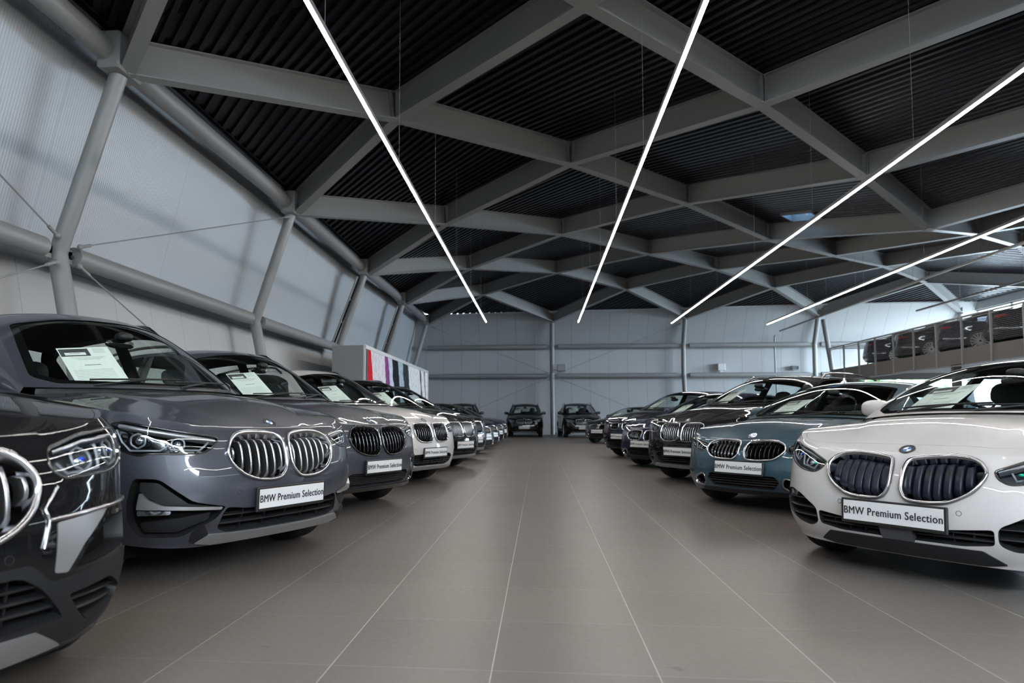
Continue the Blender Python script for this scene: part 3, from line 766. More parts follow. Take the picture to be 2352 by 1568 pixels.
for k in range(5, 7):
    ya, yb = -11.9+k*7.2, -11.9+(k+1)*7.2
    w = empty('window_%d' % nwin); nwin += 1; tag(w, kind='structure'); mb = MB()
    for yy in (ya+.05, (ya+yb)/2, yb-.05): mb.box((X_, yy, 3.5), (.10, .07, 6.2), 'window_frame')
    for zz in (.43, 3.0, 6.57): mb.box((X_, (ya+yb)/2, zz), (.10, 7.2, .07), 'window_frame')
    mb.build('window_frame', w); mb = MB(); mb.add([(X_, ya, .4), (X_, yb, .4), (X_, yb, 6.6), (X_, ya, 6.6)], [(0, 1, 2, 3)], 'glass_window'); mb.build('pane', w)
mb = MB(); mb.box((8, -12, 3.5), (31.5, .3, 7.0), 'wall_back'); struct(mb, 'wall_front')
# ---- columns, rails, eaves tubes, tie rods
lab_l = {0: 'kinked grey steel column nearest on the left wall', 1: 'kinked grey steel column on the left wall, second in line', 2: 'leaning steel column right of which the picture wall begins', 3: 'leaning steel column above the lightbox picture wall', 4: 'slim steel column in the far left corner'}
def column(name, pts, label, r=.135, extra=None):
    o = MB(); o.tube(pts, r, 'steel_grey', 20); b = o.build(name); tag(b, label, 'column'); return b
YC = [EV+7.03*k for k in range(5)]
for k in range(-2, 5):
    y = EV+7.03*k; xt = NODE[(0, round(y, 2))][0]; zt_ = NODE[(0, round(y, 2))][1]
    if k < 0: continue
    root = empty('steel_column', (-6.5, y, 0)); tag(root, lab_l[k], 'column', 'steel columns along the left wall')
    o = MB(); o.tube([(0, 0, 0), (-.72, 0, 3.38)], .135, 'steel_grey', 20); o.tube([(-.72, 0, 3.38), (xt+6.5-.12, 0, zt_+.02)], .125, 'steel_grey', 20); o.ell((-.72, 0, 3.38), (.137, .137, .137), 'steel_grey', 16, 10); o.build('post', root)
    o = MB(); o.box((0, 0, .015), (.4, .4, .03), 'steel_grey'); o.build('base_plate', root)
    o = MB()
    for s_ in (-1, 1): o.box((-.72, s_*.20, 3.40), (.02, .20, .22), 'steel_grey'); o.cyl((-.76, s_*.28, 3.40), (-.68, s_*.28, 3.40), .03, 'steel_dark', 10)
    o.build('bracket', root)
    if k in (2, 3):
        o = MB(); a = arr([-.82, -.26, 3.5]); b = arr([xt+6.5-.25, -.26, zt_-.1]); d = b-a; L_ = np.linalg.norm(d); x_ = d/L_; y_ = arr([0, 1., 0]); o.box((a+b)/2, (L_, .16, .07), 'dark_void', np.stack([x_, y_, np.cross(x_, y_)], 1)); o.tube([a+arr([0, -.14, 0]), b+arr([0, -.14, 0])], .035, 'steel_grey', 8)
        for t in (.03, .35, .68): pp = a*(1-t)+b*t; o.box(pp+arr([0, -.10, 0]), (.06, .12, .12), 'steel_grey')
        o.build('cable_duct', root)
for k in range(-2, 4):
    y = EV+7.03*k; yb = y+7.03; za = NODE[(0, round(y, 2))]; zb2 = NODE[(0, round(yb, 2))]
    o = MB(); o.tube([(za[0]-.16, y+.28, za[1]+.28), (zb2[0]-.16, yb-.28, zb2[1]+.28)], .17, 'steel_grey', 24)
    b = o.build('eaves_tube'); tag(b, ['round grey eaves tube over the camera end of the left wall', 'round grey eaves tube running out of the top left corner', 'round grey eaves tube above the ribbed wall field', 'round grey eaves tube between the second and third left columns', 'round grey eaves tube above the near half of the picture wall', 'round grey eaves tube ending in the far left corner'][k+2], 'tube', 'eaves tubes of the left wall')
    if k >= -1 and k < 2:
        o = MB(); o.tube([(-7.22, y+.33, 3.42), (-7.22, yb-.33, 3.42)], .15, 'steel_grey', 24)
        for yy in (y+.22, yb-.22): o.box((-7.22, yy, 3.42), (.02, .30, .12), 'steel_grey')
        b = o.build('wall_tube'); tag(b, ['thick horizontal steel tube leaving the picture at the left edge', 'thick horizontal steel tube below the ribbed wall field', 'thick horizontal steel tube ending at the picture wall'][k+1], 'tube', 'horizontal tubes of the left wall')
for k in range(0, 5): # connection blocks at the eaves
    n = nd(0, YC[k]); o = MB(); o.box(n+arr([-.1, 0, .28]), (.36, .62, .56), 'steel_grey', bev=.03); b = o.build('beam_shoe'); b.parent = roof
def rod(a, b, label):
    a, b = arr(a), arr(b); o = MB(); o.tube([a, b], .012, 'steel_grey', 8); d = unit(b-a)
    for e, s_ in ((a, 1), (b, -1)): o.tube([e, e+d*s_*.22], .026, 'steel_grey', 8); o.ell(e, (.045, .045, .045), 'steel_grey', 10, 6)
    tag(o.build('tie_rod'), label, 'tie rod', 'diagonal tie rods')
rod((-7.05, EV+.25, 3.55), (-6.3, EV+7.03-.2, 6.0), 'thin tie rod rising from the nearest column knee to the second column head')
rod((-7.05, EV+.25, 3.25), (-6.45, EV+7.03-.2, .25), 'thin tie rod falling from the nearest column knee behind the slate car')
rod((-7.05, EV-.25, 3.6), (-6.3, EV-7.03+.2, 6.0), 'thin tie rod coming down from the left picture edge onto the column knee')
rod((-7.05, EV-.25, 3.2), (-6.6, EV-7.03+.2, .4), 'thin tie rod under the horizontal tube at the left picture edge')
YK = 38.0
def bx(i): return NODE[(i, round(EV+7.03*4, 2))][0]
labs = {2: 'straight grey column in the middle of the far wall', 4: 'kinked grey column on the far wall right of the middle', 6: 'kinked grey column near the right end of the far wall', 8: 'grey column at the far right corner above the mezzanine cars'}
for i in (2, 4, 6, 8):
    x = bx(i)-.05; zt_ = NODE[(i, round(EV+7.03*4, 2))][1]
    root = empty('steel_column', (x, 37.25, 0)); tag(root, labs[i], 'column', 'steel columns of the far wall'); o = MB()
    pts = [(0, 0, 0), (0, .72, 3.3), (0, .72, 4.95), (0, .15, zt_)]
    for a, b in zip(pts[:-1], pts[1:]): o.tube([a, b], .125, 'steel_grey', 20)
    for p_ in pts[1:3]: o.ell(p_, (.126, .126, .126), 'steel_grey', 16, 8)
    o.build('post', root); o = MB(); o.box((0, 0, .01), (.4, .4, .02), 'steel_grey'); o.build('base_plate', root); o = MB()
    for z_ in (3.3, 4.95):
        for s_ in (-1, 1): o.box((s_*.2, .72, z_), (.22, .05, .16), 'steel_grey')
    o.build('bracket', root)
xs = [-6.75, bx(2)-.05, bx(4)-.05, bx(6)-.05, bx(8)-.05]; nm = ['left field', 'field right of the middle column', 'field behind the right car row', 'field behind the mezzanine']
for z_, wd in ((3.3, 'lower'), (4.95, 'upper')):
    for k in range(4):
        o = MB(); o.tube([(xs[k]+.32, 37.97, z_), (xs[k+1]-.32, 37.97, z_)], .125, 'steel_grey', 20); tag(o.build('wall_tube'), wd+' horizontal tube of the far wall, '+nm[k], 'tube', 'horizontal tubes of the far wall')
rod((bx(2)-.3, 37.8, 3.45), (-6.1, 37.6, 6.1), 'thin tie rod falling from the far left corner head to the middle column')
rod((bx(2)-.3, 37.8, 3.15), (-6.1, 37.4, .3), 'thin tie rod falling left from the middle far column')
rod((bx(2)+.3, 37.8, 3.45), (7.7, 37.6, 6.1), 'thin tie rod rising right from the middle far column')
rod((bx(2)+.3, 37.8, 3.15), (7.7, 37.4, .3), 'thin tie rod falling right from the middle far column')
# V strut at the right end of the far wall
o = MB(); o.tube([(14.95, 36.75, 6.1), (14.95, 35.6, 2.6), (14.95, 34.8, 0)], .12, 'steel_grey', 20); tag(o.build('leaning_strut'), 'leaning grey strut from the far right column head down behind the mezzanine edge', 'strut')

# ---- small wall equipment
def part(mb, n, p): return mb.build(n, p)
sp_ = empty('loudspeaker', (1.05, 37.55, 3.5)); tag(sp_, 'dark box loudspeaker fixed beside the middle far column', 'speaker'); o = MB(); o.box((.16, .05, .22), (.5, .3, .4), 'steel_grey', bev=.02); o.build('cabinet', sp_); o = MB(); o.box((-.12, .22, .1), (.3, .05, .06), 'steel_grey'); o.build('bracket', sp_)
hb = empty('wall_box', (10.05, 38.3, 3.55)); tag(hb, 'small white box on the far wall between the tubes', 'wall box'); o = MB(); o.box((0, 0, .2), (.42, .3, .4), 'pvc_white', bev=.03); o.build('housing', hb); o = MB(); o.box((0, -.05, -.04), (.18, .14, .10), 'pvc_white'); o.build('nozzle', hb)
fl_ = empty('flood_lamp', (14.0, 38.2, 3.5)); tag(fl_, 'small grey floodlight on the far wall near the right column', 'lamp'); o = MB(); o.box((0, .1, .18), (.40, .25, .24), 'alu_plastic', bev=.02); o.build('housing', fl_); o = MB(); o.box((0, -.04, .18), (.34, .02, .18), 'lamp_lens'); o.build('lens', fl_)
o = MB(); o.tube([(12.85, 37.85, 5.45), (12.85, 38.0, 5.1), (12.85, 37.95, 3.5), (12.85, 37.6, .1)], .045, 'steel_grey', 10); tag(o.build('conduit'), 'thin grey conduit pipe running down the far wall', 'pipe')
o = MB(); o.box((.72, 37.45, .18), (.12, .06, .36), 'steel_grey'); o.cyl((.70, 37.4, .0), (.70, 37.4, .38), .012, 'steel_grey', 8); o.box((.90, 37.75, .06), (.05, .05, .12), 'steel_dark'); tag(o.build('floor_valve'), 'small pipe stub at the foot of the middle far column', 'pipe')

# ---- linear lights
def ledline(x, z, y0, y1, label, lit=True, grp='linear lights over the aisle'):
    root = empty('linear_light', (x, (y0+y1)/2, z)); tag(root, label, 'light fixture', grp); h = (y1-y0)/2
    o = MB(); o.box((0, 0, .045), (.05, 2*h, .06), 'steel_grey'); o.build('profile', root)
    o = MB(); o.box((0, 0, .006), (.028, 2*h-.02, .02), 'led' if lit else 'pvc_white'); o.build('diffuser', root)
    y = y0+1.2
    while y < y1:
        zz = min([7.45]+[7.5]); zt2 = roofz(x, y); o = MB(); o.tube([(0, y-(y0+y1)/2, .07), (0, y-(y0+y1)/2, zt2-z)], .0028 if lit else .004, 'steel_grey', 5, caps=False); o.build('suspension_wire', root); y += 3.515
def roofz(x, y):
    return float(deckray(x, y))-.01
from mathutils.bvhtree import BVHTree
_bv = BVHTree.FromPolygons([tuple(v.co) for v in deck.data.vertices], [tuple(p.vertices) for p in deck.data.polygons])
def deckray(x, y):
    h = _bv.ray_cast(Vector((x, y, 3)), Vector((0, 0, 1))); return h[0].z if h[0] is not None else 7.4
ledline(-2.1, 4.7, -9, 26.3, 'lit white light line left of the aisle, leftmost of all')
ledline(1.53, 4.7, -9, 26.6, 'lit white light line just right of the aisle middle')
ledline(5.27, 4.7, -9, 27.3, 'lit white light line running to the upper right edge')
ledline(9.2, 4.7, -9, 28.0, 'lit white light line rightmost of the lit ones, half way down the right edge')
ledline(12.9, 5.56, 2, 37.3, 'unlit light profile hung above the mezzanine edge', False)
ledline(16.5, 5.58, 2, 30.9, 'unlit light profile over the mezzanine cars', False)

# ---- display wall with illuminated picture
dw = empty('display_wall', (-5.5, 26.5, 0)); tag(dw, 'long grey partition box with a white framed lightbox on the left side', 'display wall')
o = MB(); o.box((-.5, 0, 1.6), (1.0, 12.0, 3.2), 'box_grey', bev=.01); o.build('body', dw)
o = MB()
for z_, h_ in ((3.16, .12), (.45, .10)): o.box((.03, 0, z_), (.06, 12.0, h_), 'frame_white')
for y_ in (-5.97, 5.97): o.box((.03, y_, 1.8), (.06, .07, 2.8), 'frame_white')
o.build('frame', dw)
o = MB(); o.box((.02, 0, 1.8), (.03, 11.85, 2.62), 'lightbox_print'); fr = o.build('lightbox_picture', dw)
o = MB(); o.box((.04, -5.78, 1.8), (.02, .32, 2.62), 'steel_dark'); o.build('dark_edge', dw)

# ---- mezzanine with railing
MX = 12.8; MZ = 3.05; MY0, MY1 = 2.0, 30.75
mz = empty('mezzanine', (MX, 16, 0)); tag(mz, 'raised parking deck with brown fascia along the right side', 'mezzanine')
o = MB(); o.box((5.1, (MY0+MY1)/2-16, MZ-.07), (9.5, MY1-MY0, .22), 'concrete'); o.build('deck_slab', mz)
o = MB(); o.box((0, (MY0+MY1)/2-16, (2.55+3.04)/2), (.08, MY1-MY0, .46), 'mezz_brown'); o.box((.03, (MY0+MY1)/2-16, 2.52), (.14, MY1-MY0, .03), 'steel_grey'); o.build('fascia', mz)
o = MB(); o.box((4.9, MY1-16, (2.55+3.04)/2+.02), (9.8, .08, .46), 'mezz_brown'); o.build('fascia', mz)
for y_ in (30.3, 22.5, 14.5, 6.5):
    for x_ in (.35, 8.8):
        o = MB(); o.box((x_, y_-16, (MZ-.24)/2), (.2, .2, MZ-.24), 'steel_grey'); o.build('support_post', mz)
rl = empty('railing', (MX-.06, 16, 2.5)); tag(rl, 'grey railing with wire mesh along the mezzanine edge', 'railing')
ys = np.arange(MY1-.05, MY0, -1.32)
for y_ in ys: o = MB(); o.box((0, y_-16, .74), (.05, .06, 1.44), 'steel_grey'); o.build('post', rl)
o = MB(); o.box((0, (MY0+MY1)/2-16, 1.47), (.07, MY1-MY0, .045), 'steel_grey'); o.build('handrail', rl)
o = MB(); o.box((0, (MY0+MY1)/2-16, 1.40), (.04, MY1-MY0, .025), 'steel_grey'); o.build('top_rail', rl)
o = MB(); o.add([(0, MY0-16, .60), (0, MY1-16, .60), (0, MY1-16, 1.39), (0, MY0-16, 1.39)], [(0, 1, 2, 3)], 'wire_mesh'); o.build('wire_infill', rl)
r2_ = empty('railing', (17.5, MY1-.05, 2.5)); tag(r2_, 'short grey railing across the far end of the mezzanine', 'railing'); o = MB(); o.box((0, 0, 1.47), (9.2, .05, .04), 'steel_grey'); o.build('handrail', r2_)
for x_ in np.arange(-3.2, 4.6, 1.5): o = MB(); o.box((x_, 0, .98), (.05, .05, .95), 'steel_grey'); o.build('post', r2_)
# greenery and ground outside the glazing
mb = MB(); mb.box((60, 10, -.6), (71, 120, .9), 'concrete'); mb.box((8.5, 60, -.6), (32, 42, .9), 'concrete'); struct(mb, 'ground_outside')
for k in range(11):
    y = 4+k*5.2+rng.uniform(-1, 1); x = 31+rng.uniform(0, 5)
    if k > 6: x = 15.5+(k-7)*3.1; y = 44+rng.uniform(0, 3)
    h = 3.2+rng.uniform(0, 2.2)
    t = empty('tree', (x, y, -.15)); tag(t, 'green tree outside the right windows', 'tree', 'trees outside the windows')
    o = MB(); o.tube([(0, 0, 0), (.05, .05, h*.5)], [.14, .08], 'steel_dark', 8); o.build('trunk', t); o = MB()
    for j in range(40):
        p_ = np.clip(rng.normal(0, 1, 3), -1.3, 1.3)*arr([.6, .6, .75])+arr([0, 0, h*.68]); o.ell(p_, (.38+rng.uniform(0, .25), .4, .32), 'leaf', 7, 5)
    o.build('crown', t)
# ---------------------------------------------------------------- cars
def seat(p, x, y, z0, m='seat_cloth', h=1.0):
    o = MB(); o.ell((x+.22, y, z0+.10), (.27, .25, .10), m, 16, 8, p=3.2)
    R = np.array([[math.cos(.30), 0, -math.sin(.30)], [0, 1, 0], [math.sin(.30), 0, math.cos(.30)]])
    o.ell((x-.10, y, z0+.42*h), (.085, .245, .34*h), m, 16, 12, R, p=3.0); o.build('seat', p)
    o = MB(); o.ell((x-.23, y, z0+.86*h), (.05, .14, .10), m, 14, 8, R, p=2.8); o.cyl((x-.20, y-.06, z0+.66*h), (x-.225, y-.06, z0+.82*h), .008, 'chrome', 6); o.cyl((x-.20, y+.06, z0+.66*h), (x-.225, y+.06, z0+.82*h), .008, 'chrome', 6); o.build('headrest', p)

def wheel(p, x, y, r, style, sgn):
    w = empty('wheel', (x, y, r), 0 if sgn > 0 else math.pi, p)
    hw_ = .112; ri = r*style.get('rimk', .70)
    o = MB(); o.lathe([(ri, -hw_*.9), (ri+.012, -hw_), (max(r*.86, ri+.02), -hw_*1.04), (r*.965, -hw_*.93), (r, -hw_*.72), (r, 0), (r, hw_*.72), (r*.965, hw_*.93), (max(r*.86, ri+.02), hw_*1.04), (ri+.012, hw_), (ri, hw_*.9)], 'rubber', 40)
    for k in (-.45, -.15, .15, .45): o.lathe([(r+.0008, hw_*(k-.035)), (r+.0008, hw_*(k+.035))], 'dark_void', 40)
    o.build('tyre', w)
    o = MB(); m = style.get('rim', 'rim_silver')
    o.lathe([(ri, hw_*.92), (ri-.012, hw_*.90), (ri-.02, hw_*.5), (ri-.03, -hw_*.9), (ri, -hw_*.92)], m, 40)
    n = style.get('spokes', 10); dbl = style.get('dbl', True)
    for k in range(n):
        for dd in ((-.10, .10) if dbl else (0,)):
            th = 2*math.pi*k/n; d = arr([math.cos(th+dd*6/n*1.6), 0, math.sin(th+dd*6/n*1.6)]); d0 = arr([math.cos(th), 0, math.sin(th)])
            o.tube([d0*.05+arr([0, hw_*.62, 0]), d*(ri*.6)+arr([0, hw_*.70, 0]), d*(ri-.01)+arr([0, hw_*.84, 0])], [.016, .012, .013], m, 6, caps=False)
    o.lathe([(0, hw_*.80), (.035, hw_*.79), (.06, hw_*.66), (.062, hw_*.3)], m, 20); o.build('rim', w)
    o = MB(); o.lathe([(0, hw_*.82), (.03, hw_*.815), (.031, hw_*.78)], 'gloss_black', 16); o.build('hub_cap', w)
    o = MB(); o.lathe([(.07, 0.0), (ri*.82, 0.0), (ri*.82, .02), (.07, .02)], 'steel_dark', 28); o.lathe([(ri-.035, -.10), (.02, -.10)], 'dark_void', 28); o.build('brake_disc', w)

def roundel(p, P, n, up, r=.041):
    n = unit(arr(n)); up = unit(arr(up)-n*(arr(up)@n)); rt_ = np.cross(up, n); R = np.stack([n, rt_, up], 1)
    o = MB(); tr = lambda V: arr(V)@R.T+arr(P)
    def ring(r0, r1, h, m, a0=0, a1=2*math.pi, k=32):
        V = []; 
        for i in range(k+1):
            t = a0+(a1-a0)*i/k; V += [(h, math.cos(t)*r0, math.sin(t)*r0), (h, math.cos(t)*r1, math.sin(t)*r1)]
        o.add(tr(V), [(2*i, 2*i+1, 2*i+3, 2*i+2) for i in range(k)], m)
    ring(r*.94, r, .0085, 'chrome'); ring(r*.58, r*.94, .008, 'plate_black'); ring(r*.54, r*.58, .0085, 'chrome')
    for k in range(4): ring(0, r*.54, .008, 'emblem_blue' if k % 2 == (0) else 'emblem_white', k*math.pi/2, (k+1)*math.pi/2, 8)
    for t in (-.75, 0, .75):     # the three letters on the black ring
        for s_ in (-.05, .05):
            a = math.pi/2+t+s_; ring(r*.68, r*.85, .0084, 'chrome', a-.02-abs(s_)*.2, a+.02, 2)
    V = []; k = 32
    for i in range(k): t = 2*math.pi*i/k; V += [(.0085, math.cos(t)*r, math.sin(t)*r), (-.006, math.cos(t)*r*1.02, math.sin(t)*r*1.02)]
    o.add(tr(V), [(2*i, 2*((i+1) % k), 2*((i+1) % k)+1, 2*i+1) for i in range(k)], 'chrome'); o.build('emblem', p)

_txt = {}
def text_mesh(s, size, ext=.0006, bold=.0011):
    """bold lettering: the outline set several times, a hair apart"""
    key = (s, size)
    if key not in _txt:
        c = bpy.data.curves.new('lettering', 'FONT'); c.body = s; c.size = size; c.extrude = ext; c.align_x = 'CENTER'; c.align_y = 'CENTER'; c.resolution_u = 3; c.space_character = 1.07
        o = bpy.data.objects.new('lettering', c); COL.objects.link(o); bpy.context.view_layer.update()
        me = bpy.data.meshes.new_from_object(o.evaluated_get(bpy.context.evaluated_depsgraph_get())); bpy.data.objects.remove(o)
        V = arr([tuple(v.co) for v in me.vertices]); F = [tuple(p.vertices) for p in me.polygons]; mb = MB()
        for k, (dx, dy) in enumerate(((-1, 0), (1, 0), (0, .7), (0, -.7), (0, 0))): mb.add(V+arr([dx*bold, dy*bold, k*.00004]), F, 'letter_black')
        o = mb.build('lettering'); me = o.data; bpy.data.objects.remove(o); _txt[key] = me
    return _txt[key]
def plate(p, S, z, tilt=.04, w=.52, h=.11, frame_=(.008, .012), yoff=0):
    P = S.p(arr([0.]), arr([z]))[0]; n = S.nrm(arr([0.]), arr([z]))[0]; n = unit(arr([1, 0, max(-.05, min(n[2], .12))]))
    e = empty('license_plate', tuple(P+n*.022+arr([0, yoff, 0])), 0, p); e.rotation_euler = (0, -math.asin(n[2]), 0)
    o = MB(); o.box((-.006, 0, -.004), (.02, w+.03, h+.03), 'plate_black', bev=.004); o.build('plate_holder', e)
    o = MB(); o.box((.0055, 0, 0), (.003, w, h), 'plate_white'); o.build('plate_panel', e)
    t = bpy.data.objects.new('lettering', text_mesh('BMW Premium Selection', .0525)); COL.objects.link(t); t.parent = e; t.location = (.0078, 0, -.002); t.rotation_euler = (math.pi/2, 0, math.pi/2); t.scale = (.90, 1.12, 1)

def kidney(p, S, loop, st, side):
    lp = rloop(loop if side > 0 else mir(loop), .05, 5)
    g = empty('kidney_grille', (0, 0, 0), 0, p); fm = st.get('kframe', 'chrome'); sm = st.get('kslat', 'satin_silver'); pr = st.get('kproud', .022)
    o = MB(); w = st.get('kw', .016)
    frame(o, S, offl(lp, .004), [(.002, -.01), (.004, pr*.7), (0, pr), (-w*.5, pr*.95), (-w, pr*.45), (-w*1.15, -.05)], fm, .015); o.build('grille_frame', g)
    o = MB(); o2 = offl(lp, -.006); l = dens(o2, .03); wall(o, S, l, .0, -.075, 'dark_void'); patch(o, S, o2, 'dark_void', off=-.075, ds=.08); o.build('grille_cavity', g)
    a0, a1 = lp[:, 0].min(), lp[:, 0].max(); n = st.get('kn', 7)
    o = MB(); inner = offl(lp, -w)
    for k in range(n):
        a = a0+(a1-a0)*(k+.62)/(n+.24)
        # vertical extent
        y = inner[:, 1]; x = inner[:, 0]; zs = []
        for i in range(len(inner)):
            x0, x1 = x[i-1], x[i]
            if (x0-a)*(x1-a) <= 0 and x0 != x1: zs.append(y[i-1]+(y[i]-y[i-1])*(a-x0)/(x1-x0))
        if len(zs) < 2: continue
        z0, z1 = min(zs)+.0, max(zs)-.0
        if z1-z0 < .05: continue
        ks = st.get('kshape', 'bar'); P = [(a, z0), (a, z1)]
        l = dens(arr(P), .02, False); m = len(l); t = np.linspace(0, 1, m)
        if ks == 'flare':   # bars flare at the top and foot
            hh = -.028+.040*np.sin(np.pi*np.clip(t, 0, 1))**.35; ww = .0075+.008*(np.clip((t-.86)/.14, 0, 1)+np.clip((.14-t)/.14, 0, 1))
        else: hh = -.030+.036*np.sin(np.pi*t)**st.get('kexp', .4); ww = np.full(m, st.get('ksw', .006))
        prof = [(-1, -.05), (-1, -.004), (-.5, 0), (.5, 0), (1, -.004), (1, -.05)]
        tl_ = st.get('ktilt', 0)*side; R = np.stack([S.p(l[:, 0]+q*ww, l[:, 1], hh+h+q*tl_) for q, h in prof], 1); kk = len(prof)
        F = [(i*kk+j, (i+1)*kk+j, (i+1)*kk+j+1, i*kk+j+1) for i in range(m-1) for j in range(kk-1)]
        V = R.reshape(-1, 3); f = F[2]; gg = np.cross(V[f[1]]-V[f[0]], V[f[2]]-V[f[0]])@S.nrm(arr([a]), arr([(z0+z1)/2]))[0]
        Nn = unit(np.cross(np.gradient(R, axis=1), np.gradient(R, axis=0))).reshape(-1, 3)
        if Nn[kk*(m//2)+2]@S.nrm(arr([a]), arr([(z0+z1)/2]))[0] < 0: Nn = -Nn
        if gg < 0: F = [q[::-1] for q in F]
        o.add(V, F, sm, Nn)
    o.build('grille_bar', g)
    if st.get('ktip'):
        pass

def headlamp(p, S, loop, st, side):
    lp = rloop(loop if side > 0 else mir(loop), .035, 4); g = empty('headlight', (0, 0, 0), 0, p)
    c = lambda l: l if side > 0 else mir(l)
    o = MB(); o2 = offl(lp, -.004); l = dens(o2, .03); wall(o, S, l, 0, -.075, st.get('hwall', 'gloss_black')); patch(o, S, o2, st.get('hback', 'gloss_black'), off=-.075, ds=.06); o.build('lamp_housing', g)
    o = MB(); frame(o, S, lp, [(.002, -.006), (.002, .002), (-.004, .003), (-.008, -.004)], 'gloss_black', .02); o.build('gasket', g)
    o = MB()
    for (a, z, r) in st['rings']:
        a *= side; k = 6 if st.get('hex', True) else 20; th = np.arange(k)*2*np.pi/k+(.52 if k == 6 else 0)
        q = rloop(np.stack([a+np.cos(th)*r*1.12, z+np.sin(th)*r], 1), r*.3, 3); P = S.p(q[:, 0], q[:, 1], -.028); o.tube(P, .0055, 'lamp_ring', 6, closed=True)
    for pl in st.get('drl', []):
        q = dens(arr([(a*side, z) for a, z in pl]), .02, False); P = S.p(q[:, 0], q[:, 1], -.018); o.tube(P, .006, 'lamp_ring', 6)
    o.build('daytime_light', g)
    o = MB()
    for (a, z, r) in st['rings']:
        P = S.p(arr([a*side]), arr([z]), -.055)[0]; o.ell(P, (.03, r*.62, r*.62), 'lamp_lens', 16, 10); 
        n_ = S.nrm(arr([a*side]), arr([z]))[0]
    for (a, z, m_) in st.get('dots', []): P = S.p(arr([a*side]), arr([z]), -.03)[0]; o.ell(P, (.008, .014, .008), m_, 8, 6)
    o.build('projector', g)
    o = MB(); bz = st.get('brow')
    if bz: 
        for pl, w_, m_ in bz: strip(o, S, [(a*side, z) for a, z in pl], w_, -.04, -.008, m_)
        o.build('reflector_trim', g)
    o = MB(); patch(o, S, offl(lp, -.002), 'glass_clear', off=.0015, ds=.03); o.build('lamp_lens', g)

def grille_open(p, S, loop, name, nbars=0, vbars=0, depth=.06, rim=None, r=.02, mesh=None, barm='black_plastic'):
    """opening with cavity, bars; returns nothing (the hole itself is cut in the body)"""
    lp = rloop(loop, r, 3); o = MB(); o2 = offl(lp, -.002); l = dens(o2, .04); wall(o, S, l, 0, -depth, 'black_plastic'); patch(o, S, o2, 'dark_void', off=-depth, ds=.08)
    a0, a1 = lp[:, 0].min(), lp[:, 0].max(); z0, z1 = lp[:, 1].min(), lp[:, 1].max()
    def cross(val, ax):
        x = lp[:, ax]; y = lp[:, 1-ax]; zs = []
        for i in range(len(lp)):
            if (x[i-1]-val)*(x[i]-val) <= 0 and x[i-1] != x[i]: zs.append(y[i-1]+(y[i]-y[i-1])*(val-x[i-1])/(x[i]-x[i-1]))
        return (min(zs), max(zs)) if len(zs) > 1 else None
    for k in range(nbars):
        z = z0+(z1-z0)*(k+1)/(nbars+1); c = cross(z, 1)
        if c: strip(o, S, [(c[0], z), (c[1], z)], .014, -.05, -.012, barm, .05)
    for k in range(vbars):
        a = a0+(a1-a0)*(k+1)/(vbars+1); c = cross(a, 0)
        if c: strip(o, S, [(a, c[0]), (a, c[1])], .010, -.055, -.022, barm, .05)
    if rim: frame(o, S, lp, [(.004, -.004), (.006, .006), (-.004, .008), (-.010, 0), (-.012, -.02)], rim, .025)
    o.build(name, p)

def sym(*ls):
    out = []
    for l in ls: out += [arr(l), mir(l)]
    return out

